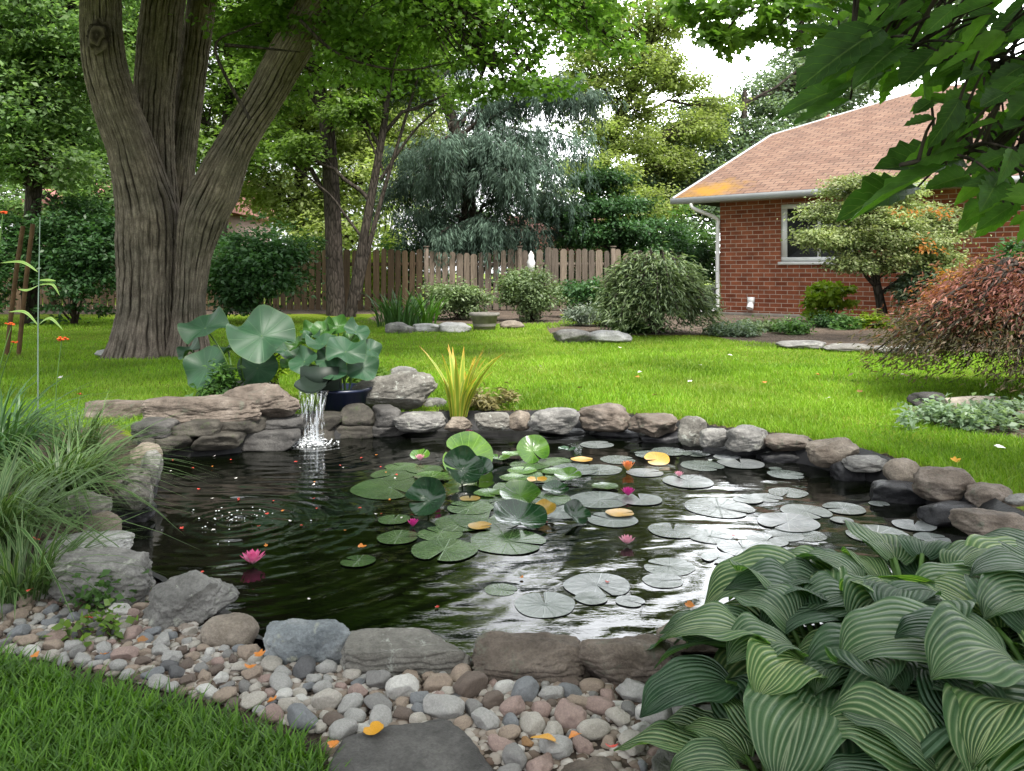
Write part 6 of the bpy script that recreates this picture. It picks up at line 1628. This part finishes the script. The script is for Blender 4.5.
def hosta_leaf(root, off, base, az, L, Wd, pet, pet_el, e0, e1, fold, seed, roll=0.0):
    """petiole rises from base, blade arches from elevation e0 to e1"""
    rg = np.random.default_rng(seed); nu, nv = 17, 26
    d = np.array([math.cos(az), math.sin(az), 0]); s = np.array([-math.sin(az), math.cos(az), 0])
    p0 = np.array(base, float); pts = [p0]
    for k in range(8):
        e = pet_el + (e0 - pet_el) * (k / 7) ** 2; pts.append(pts[-1] + pet / 8 * (d * math.cos(e) + np.array([0, 0, math.sin(e)])))
    c = pts[-1].copy(); V = []; uv = []; wph = rg.random() * 6.28
    ax2 = 0
    for j in range(nv):
        t_ = j / (nv - 1); e = e0 + (e1 - e0) * t_ ** .9
        dirv = d * math.cos(e) + np.array([0, 0, math.sin(e)]); nrm_ = -d * math.sin(e) + np.array([0, 0, math.cos(e)])
        if j: c = c + dirv * L / (nv - 1)
        w = Wd / 2 * (max(math.sin(math.pi * min(.06 + t_ ** .82 * .94, 1)), 0) ** .72) * (1.12 - .35 * t_)
        if t_ > .82: w *= ((1 - t_) / .18) ** .35 if t_ < 1 else 0
        for i in range(nu):
            u = i / (nu - 1) * 2 - 1
            sv = s * math.cos(roll) + nrm_ * math.sin(roll)
            back = -.10 * L * abs(u) ** 1.5 * (1 - t_) ** 4            # heart lobes
            z = fold * abs(u) ** 1.3 * w - .5 * fold * (abs(u) ** 3) * w + .10 * w * math.sin(t_ * 9 + wph + (1.5 if u > 0 else 0)) * abs(u) + .05 * w * math.sin(t_ * 17 + wph * 2) * u * u + .0022 * math.cos(abs(u) ** .85 * 7.2 * 6.283)
            V.append(c + sv * (u * w) + nrm_ * z + dirv * back); uv.append((u, t_))
    mb = MB(); idx = np.arange(nu * nv).reshape(nv, nu)
    mb.add(np.array(V) - off, np.stack([idx[:-1, :-1], idx[:-1, 1:], idx[1:, 1:], idx[1:, :-1]], -1).reshape(-1, 4), rg.random(), np.array(uv))
    mb.tube(np.array(pts) - off, np.linspace(.009, .006, 9), 7, mi=1)
    mb.build('leaf', [M['hosta'], M['stalk']], root, True)
def hosta(label, c, n, Rk, L, seed):
    rg = np.random.default_rng(seed); r = empty('striped_hosta', (c[0], c[1], 0), label, 'plant', 'striped hostas in the right corner'); off = np.array(r.location)
    for k in range(n):
        tier = k / n                                            # 0 outer/lower .. 1 inner/upper
        az = k * 2.39996 + rg.normal() * .2
        Lk = L * (1.0 - .3 * tier) * rg.uniform(.75, 1.2)
        pet = Rk * (.85 + .3 * rg.random()) * (1 - .15 * tier)
        el = .55 + .85 * tier + rg.normal() * .08
        hosta_leaf(r, off, (c[0] + .04 * math.cos(az), c[1] + .04 * math.sin(az), -.01), az, Lk, Lk * rg.uniform(.72, .92), pet, min(el + .2, 1.45), .25 + .55 * tier + rg.normal() * .1, -.85 + .35 * tier + rg.normal() * .15, .28 + .2 * rg.random(), seed * 100 + k, rg.normal() * .2)
hosta('big striped hosta nearest the near rim stones, leaves hanging over the pebbles', (.71, 1.72), 46, .27, .25, 11)
hosta('small striped hosta at the left end of the group, spilling over the pebbles', (.50, 1.44), 30, .15, .19, 16)
hosta('striped hosta in the right corner with an upright heart shaped rosette', (1.06, 1.52), 46, .33, .265, 12)
hosta('striped hosta at the back of the group beside the water', (.98, 1.95), 44, .31, .265, 13)
hosta('lowest striped hosta cut by the bottom edge of the picture', (.78, 1.27), 36, .22, .235, 14)
hosta('striped hosta mostly outside the right picture edge', (1.42, 1.85), 34, .35, .265, 15)

# ------------------------------------------------------------------ overhanging foreground tree
def big_leaf(mb, base, tip, Wk, rg, nrm_hint, rnd):
    base = np.asarray(base, float); tip = np.asarray(tip, float); d = tip - base; L = np.linalg.norm(d); d = d / L
    n = unit(nrm_hint - d * np.dot(nrm_hint, d)); s = np.cross(d, n); nv = 15; V = []; UVb = []
    bendk = rg.uniform(-.04, .24) * L; tw = rg.normal() * .35
    for j in range(nv):
        t_ = j / (nv - 1); w = Wk * L * (math.sin(math.pi * (t_ ** .8)) ** .85 if 0 < t_ < 1 else 0)
        w *= 1 + .09 * (-1) ** j * (0 < t_ < .9) + .10 * rg.normal() * (0 < t_ < 1)
        c = base + d * L * t_ - n * bendk * t_ ** 2 * 1.5
        ck, sk = math.cos(tw * t_), math.sin(tw * t_)
        for u in (-1, -.5, 0, .5, 1): V.append(c + (s * ck + n * sk) * w * u * .5 + n * (abs(u) * w * .22)); UVb.append((u, t_))
    idx = np.arange(nv * 5).reshape(nv, 5)
    mb.add(np.array(V), np.stack([idx[:-1, :-1], idx[:-1, 1:], idx[1:, 1:], idx[1:, :-1]], -1).reshape(-1, 4), rnd, np.array(UVb))
ft_root = empty('overhanging_tree', (2.75, 2.5, 0), 'dark large leaved tree whose branch hangs into the upper right corner', 'tree'); off = np.array(ft_root.location)
rg = np.random.default_rng(77)
wd = MB()
tpts = spline([(2.75, 2.5, -.05), (2.72, 2.5, .8), (2.65, 2.5, 1.8), (2.5, 2.5, 2.8)], 20); wd.tube(tpts - off, np.linspace(.09, .05, len(tpts)), 10)
br1 = spline([(2.66, 2.5, 1.7), PY(1180, 60, 2.3), PY(1050, 70, 2.15), PY(950, 60, 2.05), PY(880, 55, 2.0), PY(810, 70, 1.95)], 40)
br2 = spline([(2.68, 2.5, 1.5), PY(1170, 120, 2.2), PY(1060, 150, 2.05), PY(980, 150, 1.95), PY(900, 165, 1.9)], 40)
br3 = spline([(2.6, 2.5, 2.1), PY(1150, -40, 2.3), PY(1020, -20, 2.2), PY(900, 0, 2.1)], 40)
for b in (br1, br2, br3): wd.tube(b - off, np.linspace(.022, .005, len(b)), 7)
lm = MB()
zl = [((510, 120), (335, 62)), ((440, 150), (328, 165)), ((600, 85), (345, 232)), ((620, 180), (440, 262)), ((505, 255), (272, 316)), ((505, 295), (335, 382)), ((660, 130), (528, 212)), ((630, 190), (600, 318)), ((705, 165), (742, 332)), ((760, 150), (655, 250)), ((850, 175), (895, 272)), ((757, 350), (664, 366)), ((850, 275), (788, 305)), ((850, 365), (755, 412)), ((860, 425), (675, 462)), ((840, 470), (565, 512)), ((790, 490), (488, 645)), ((705, 555), (485, 575)), ((860, 520), (745, 545)), ((940, 575), (828, 662)), ((985, 580), (895, 710)), ((745, 300), (690, 340)), ((560, 60), (450, 20)), ((640, 40), (500, 95)), ((470, 60), (370, 20)), ((560, 150), (420, 205)), ((700, 60), (580, 20)), ((730, 110), (600, 120)), ((560, 20), (470, -30)), ((690, 210), (600, 262)), ((820, 120), (700, 210)), ((900, 330), (800, 345)), ((930, 420), (820, 400)), ((960, 500), (850, 470)), ((990, 440), (900, 520)), ((800, 60), (690, 30))]
br_all = np.concatenate([br1, br2, br3])
def hang(base, tip, Wk, rnd):
    hint = np.array([rg.normal() * .35, -.75 + rg.normal() * .3, .75]); big_leaf(lm, base - off, tip - off, Wk, rg, hint, rnd)
    j = int(np.argmin(np.linalg.norm(br_all - base, axis=1))); w = spline([br_all[j], (br_all[j] + base) / 2 + np.array([0, 0, .02]), base], 6); wd.tube(w - off, np.linspace(.005, .0025, len(w)), 5, cap=False)
for a, b in zl:
    y = rg.uniform(1.8, 2.15); hang(PY(680 + a[0] / 2.965, a[1] / 2.965, y), PY(680 + b[0] / 2.965, b[1] / 2.965, y - rg.uniform(-.05, .12)), .42, rg.random() * .6)
for k in range(290):
    if k < 120: px, py = rg.uniform(850, 1075), rg.uniform(-60, 62)
    elif k < 185: px, py = rg.uniform(940, 1090), rg.uniform(45, 130)
    elif k < 250: px, py = rg.uniform(985, 1110), rg.uniform(105, 215)
    else: px, py = rg.uniform(840, 1250), rg.uniform(-220, -30)
    y = rg.uniform(1.75, 2.4); b = PY(px, py, y); ln = rg.uniform(.07, .135)
    a = rg.normal() * .6; dv = unit(np.array([-math.cos(a), rg.normal() * .45, -.45 + rg.normal() * .4])); hang(b, b + dv * ln, rg.uniform(.36, .54), rg.random())
cw = [(2.2, 1.6, 3.3, 1.1, 1.0, .5), (1.0, 1.2, 3.6, 1.1, 1.0, .5), (-.2, .8, 3.8, 1.1, 1.0, .5), (2.6, .2, 3.7, 1.2, 1.2, .6), (1.2, -.4, 4.2, 1.4, 1.2, .6), (-.8, -.6, 4.3, 1.3, 1.2, .6), (2.6, -1.4, 4.4, 1.5, 1.3, .7), (.8, -1.8, 4.8, 1.6, 1.3, .7), (3.6, 2.4, 3.4, 1.0, .9, .5), (1.3, 2.2, 3.0, .8, .6, .35)]  # unseen crown above the viewpoint, added to shade the foreground
Vc, Fcc, rc, cc_, ic_ = crown(cw, 7500, rg, .19, .55, 230, .38, .5, .25)
lm.add(Vc - off, Fcc, rc)
for bi, b in enumerate(cw):
    p = limb((2.55, 2.5, 2.6), b[:3], rg, .12, 8); wd.tube(p - off, np.linspace(.04, .012, 8), 6)
    for q in cc_[ic_ == bi][:9]: wd.tube(limb(p[rg.integers(3, 8)], q, rg, .05, 5) - off, np.linspace(.012, .004, 5), 4, cap=False)
wd.build('trunk', M['bark_dark'], ft_root, True)
def broad_mat():
    m, t, o = mat('veined_broad_leaf')
    a = N(t, 'ShaderNodeAttribute', attribute_name='rnd'); uv = uvnode(t); sp_ = t.nodes.new('ShaderNodeSeparateXYZ'); t.links.new(uv, sp_.inputs[0])
    r = ramp(t, [(0, (.026, .07, .014)), (.5, (.065, .16, .022)), (1, (.13, .27, .035))], a.outputs['Fac'])
    u = math_(t, 'ABSOLUTE', sp_.outputs[0]); k = math_(t, 'MULTIPLY', math_(t, 'SUBTRACT', sp_.outputs[1], math_(t, 'MULTIPLY', u, .22)), 9.0)
    w = math_(t, 'ABSOLUTE', math_(t, 'SUBTRACT', math_(t, 'FRACT', k), .5))
    f = math_(t, 'MAXIMUM', ramp(t, [(.0, (.7,) * 3), (.07, (0, 0, 0))], w).outputs[0], ramp(t, [(.02, (1, 1, 1)), (.07, (0, 0, 0))], u).outputs[0])
    n = noise(t, 26, 4, .6, objco(t)); kk = ramp(t, [(.3, (.7,) * 3), (.7, (1.3,) * 3)], n.outputs[0])
    c = mixc(t, 1, mixc(t, math_(t, 'MULTIPLY', f, .55), r.outputs[0], (.16, .26, .06)), kk.outputs[0], 'MULTIPLY')
    b = prin(t, None, c, .5, .3, bump(t, math_(t, 'SUBTRACT', n.outputs[0], f), .5, .006))
    tr = t.nodes.new('ShaderNodeBsdfTranslucent'); t.links.new(mixc(t, 1, c, (1.2, 1.3, .5), 'MULTIPLY'), tr.inputs[0])
    mx = t.nodes.new('ShaderNodeMixShader'); mx.inputs[0].default_value = .62
    t.links.new(b.outputs[0], mx.inputs[1]); t.links.new(tr.outputs[0], mx.inputs[2]); t.links.new(mx.outputs[0], o.inputs[0])
    return m
lm.build('foliage', broad_mat(), ft_root, True)

# second overhanging crown at the top right, nearer than the roof
bgtree('leafy bough reaching in at the top between sky and roof', 0, 9.5, [(1180, 370), (1175, 200), (1120, 60), (1000, -40), (860, -40)], [.2, .17, .12, .07, .03],
       [bl(740, 10, 9.5, .7, .6, .22), bl(690, -5, 9.5, .6, .6, .2), bl(780, 25, 9.6, .5, .5, .2), bl(720, 38, 9.5, .35, .35, .14), bl(830, -30, 9.5, .9, .8, .4), bl(930, -70, 9.5, 1.2, 1.0, .5), bl(1050, -60, 9.5, 1.2, 1, .6)],
       'lf_maple', 3600, .10, 33, cr=.2, flat=.4, name='maple_tree', lobed=True)

# ------------------------------------------------------------------ left edge: stakes, tall stem, orange flowers
M['stake'] = flat_mat('brown_cane', (.10, .06, .03), .8, .2, .3, 12)
for (a, b, c_, d, lab) in ((23, 226, 6, 330, 'brown cane leaning left at the far left of the lawn'), (33, 224, 18, 328, 'brown cane right next to the leaning one')):
    mb = MB(); y = 9.5; p = spline([PY(a, b, y), PY((a + c_) / 2 + 1, (b + d) / 2, y), np.array([PY(c_, d, y)[0], y, -.05])], 10); mb.tube(p, .026, 8)
    tag(mb.build('garden_cane', M['stake'], None, True), lab, 'cane', 'canes at the left edge')
M['corn'] = strap_mat('tall_stem_leaf', (.12, .22, .05), (.22, .32, .1))
y = 4.2
r = empty('tall_plant', (PY(39, 335, y)[0], y, 0), 'tall thin stem with arching leaf blades at the left edge', 'plant'); off = np.array(r.location)
mb = MB(); p = spline([np.array([PY(38, 400, y)[0], y, 0]), PY(38, 330, y), PY(39, 270, y), PY(40, 217, y)], 20); mb.tube(p - off, np.linspace(.0042, .002, len(p)), 6); mb.build('stem', flat_mat('pale_stem', (.12, .17, .14), .5, .4), r, True)
for pts in ([(38, 325), (25, 312), (8, 312)], [(38, 325), (50, 318), (63, 330)], [(39, 285), (52, 284), (60, 296)], [(39, 285), (28, 290), (18, 289)], [(38, 272), (22, 262), (0, 263)], [(39, 280), (48, 280), (56, 281)]):
    p = spline([PY(a, b, y) for a, b in pts], 10); w = np.sin(np.linspace(.15, 3.14, len(p)))[:, None] * np.array([[0, .007, .006]])
    V = np.stack([p - w, p + w], 1).reshape(-1, 3); n = len(p); idx = np.arange(n - 1)[:, None] * 2
    mb = MB(); mb.add(V - off, idx + np.array([[0, 1, 3, 2]]), .7, np.stack([np.tile([0, 1], n), np.repeat(np.linspace(0, 1, n), 2)], 1)); mb.build('leaf', M['corn'], r, True)
M['fl_scar'] = petal_mat('scarlet_petal', (.7, .2, .03), (.6, .06, .02))
def spray(label, base, heads, seed):
    rg = np.random.default_rng(seed); r = empty('scarlet_flower', base, label, 'flower', 'scarlet flowers on thin stems'); off = np.array(r.location)
    mb = MB()
    for (px, py, yy, s) in heads:
        c = PY(px, py, yy); p = spline([np.array(base), (np.array(base) * .45 + c * .55) + np.array([0, 0, .1]), c], 12); mb.tube(p - off, np.linspace(.004, .002, len(p)), 5)
        fb_ = MB()
        for k in range(9):
            a = rg.random() * 6.28; q_ = c + np.array([rg.normal() * s, rg.normal() * s * .6, rg.normal() * s * .25])
            U_, F_ = ico(1); fb_.add(U_ * np.array([s * .55, s * .4, s * .28]) + q_ - off, F_, .5, np.c_[np.zeros(len(U_)), rg.random(len(U_))])
        fb_.build('blossom', M['fl_scar'], r, True)
    mb.build('stem', M['stalk'], r, True)
spray('scarlet flower heads on tall stems at the left picture edge', (PY(-20, 420, 3.6)[0], 3.6, 0), [(3, 212, 3.6, .014), (12, 324, 3.6, .013), (14, 342, 3.5, .009)], 1)
spray('flat scarlet flower head above the left lawn', (PY(50, 430, 3.7)[0], 3.7, 0), [(62, 338, 3.7, .017)], 2)
# white ornament on the fence, grey box by the house, bird-like blue bottle
mb = MB(); y = 20.3; c = PY(531, 272, y)
for k, (dz, rr) in enumerate(((0, .07), (.14, .10), (.3, .09), (.42, .06), (.5, .02))): pass
pr = np.array([(.02, 0), (.09, .02), (.10, .2), (.11, .24), (.07, .34), (.08, .42), (.03, .5), (.005, .54)])
mb.tube(np.array([(c[0], y, c[2] + z) for r_, z in pr]), pr[:, 0], 12)
mb.tube(np.array([(c[0], y + .06, 0), (c[0], y + .06, c[2] + .3)]), .02, 8)
tag(mb.build('bird_feeder', M['white'], None, True), 'small white bird feeder on a pole in front of the fence', 'feeder')
bx = MB(); c = PY(706, 300, 20.0); bx.box((c[0], 20.0, .33), (.5, .5, .62)); bx.box((c[0], 20.0, .655), (.54, .54, .03))
for k in range(6): bx.box((c[0], 19.745, .1 + k * .09), (.44, .012, .03))
tag(bx.build('utility_box', flat_mat('grey_metal', (.3, .32, .34), .5, .5, .1, 3), None), 'grey metal utility box left of the downspout', 'box')

print('objects', len(bpy.data.objects), 'verts', sum(len(m.vertices) for m in bpy.data.meshes))
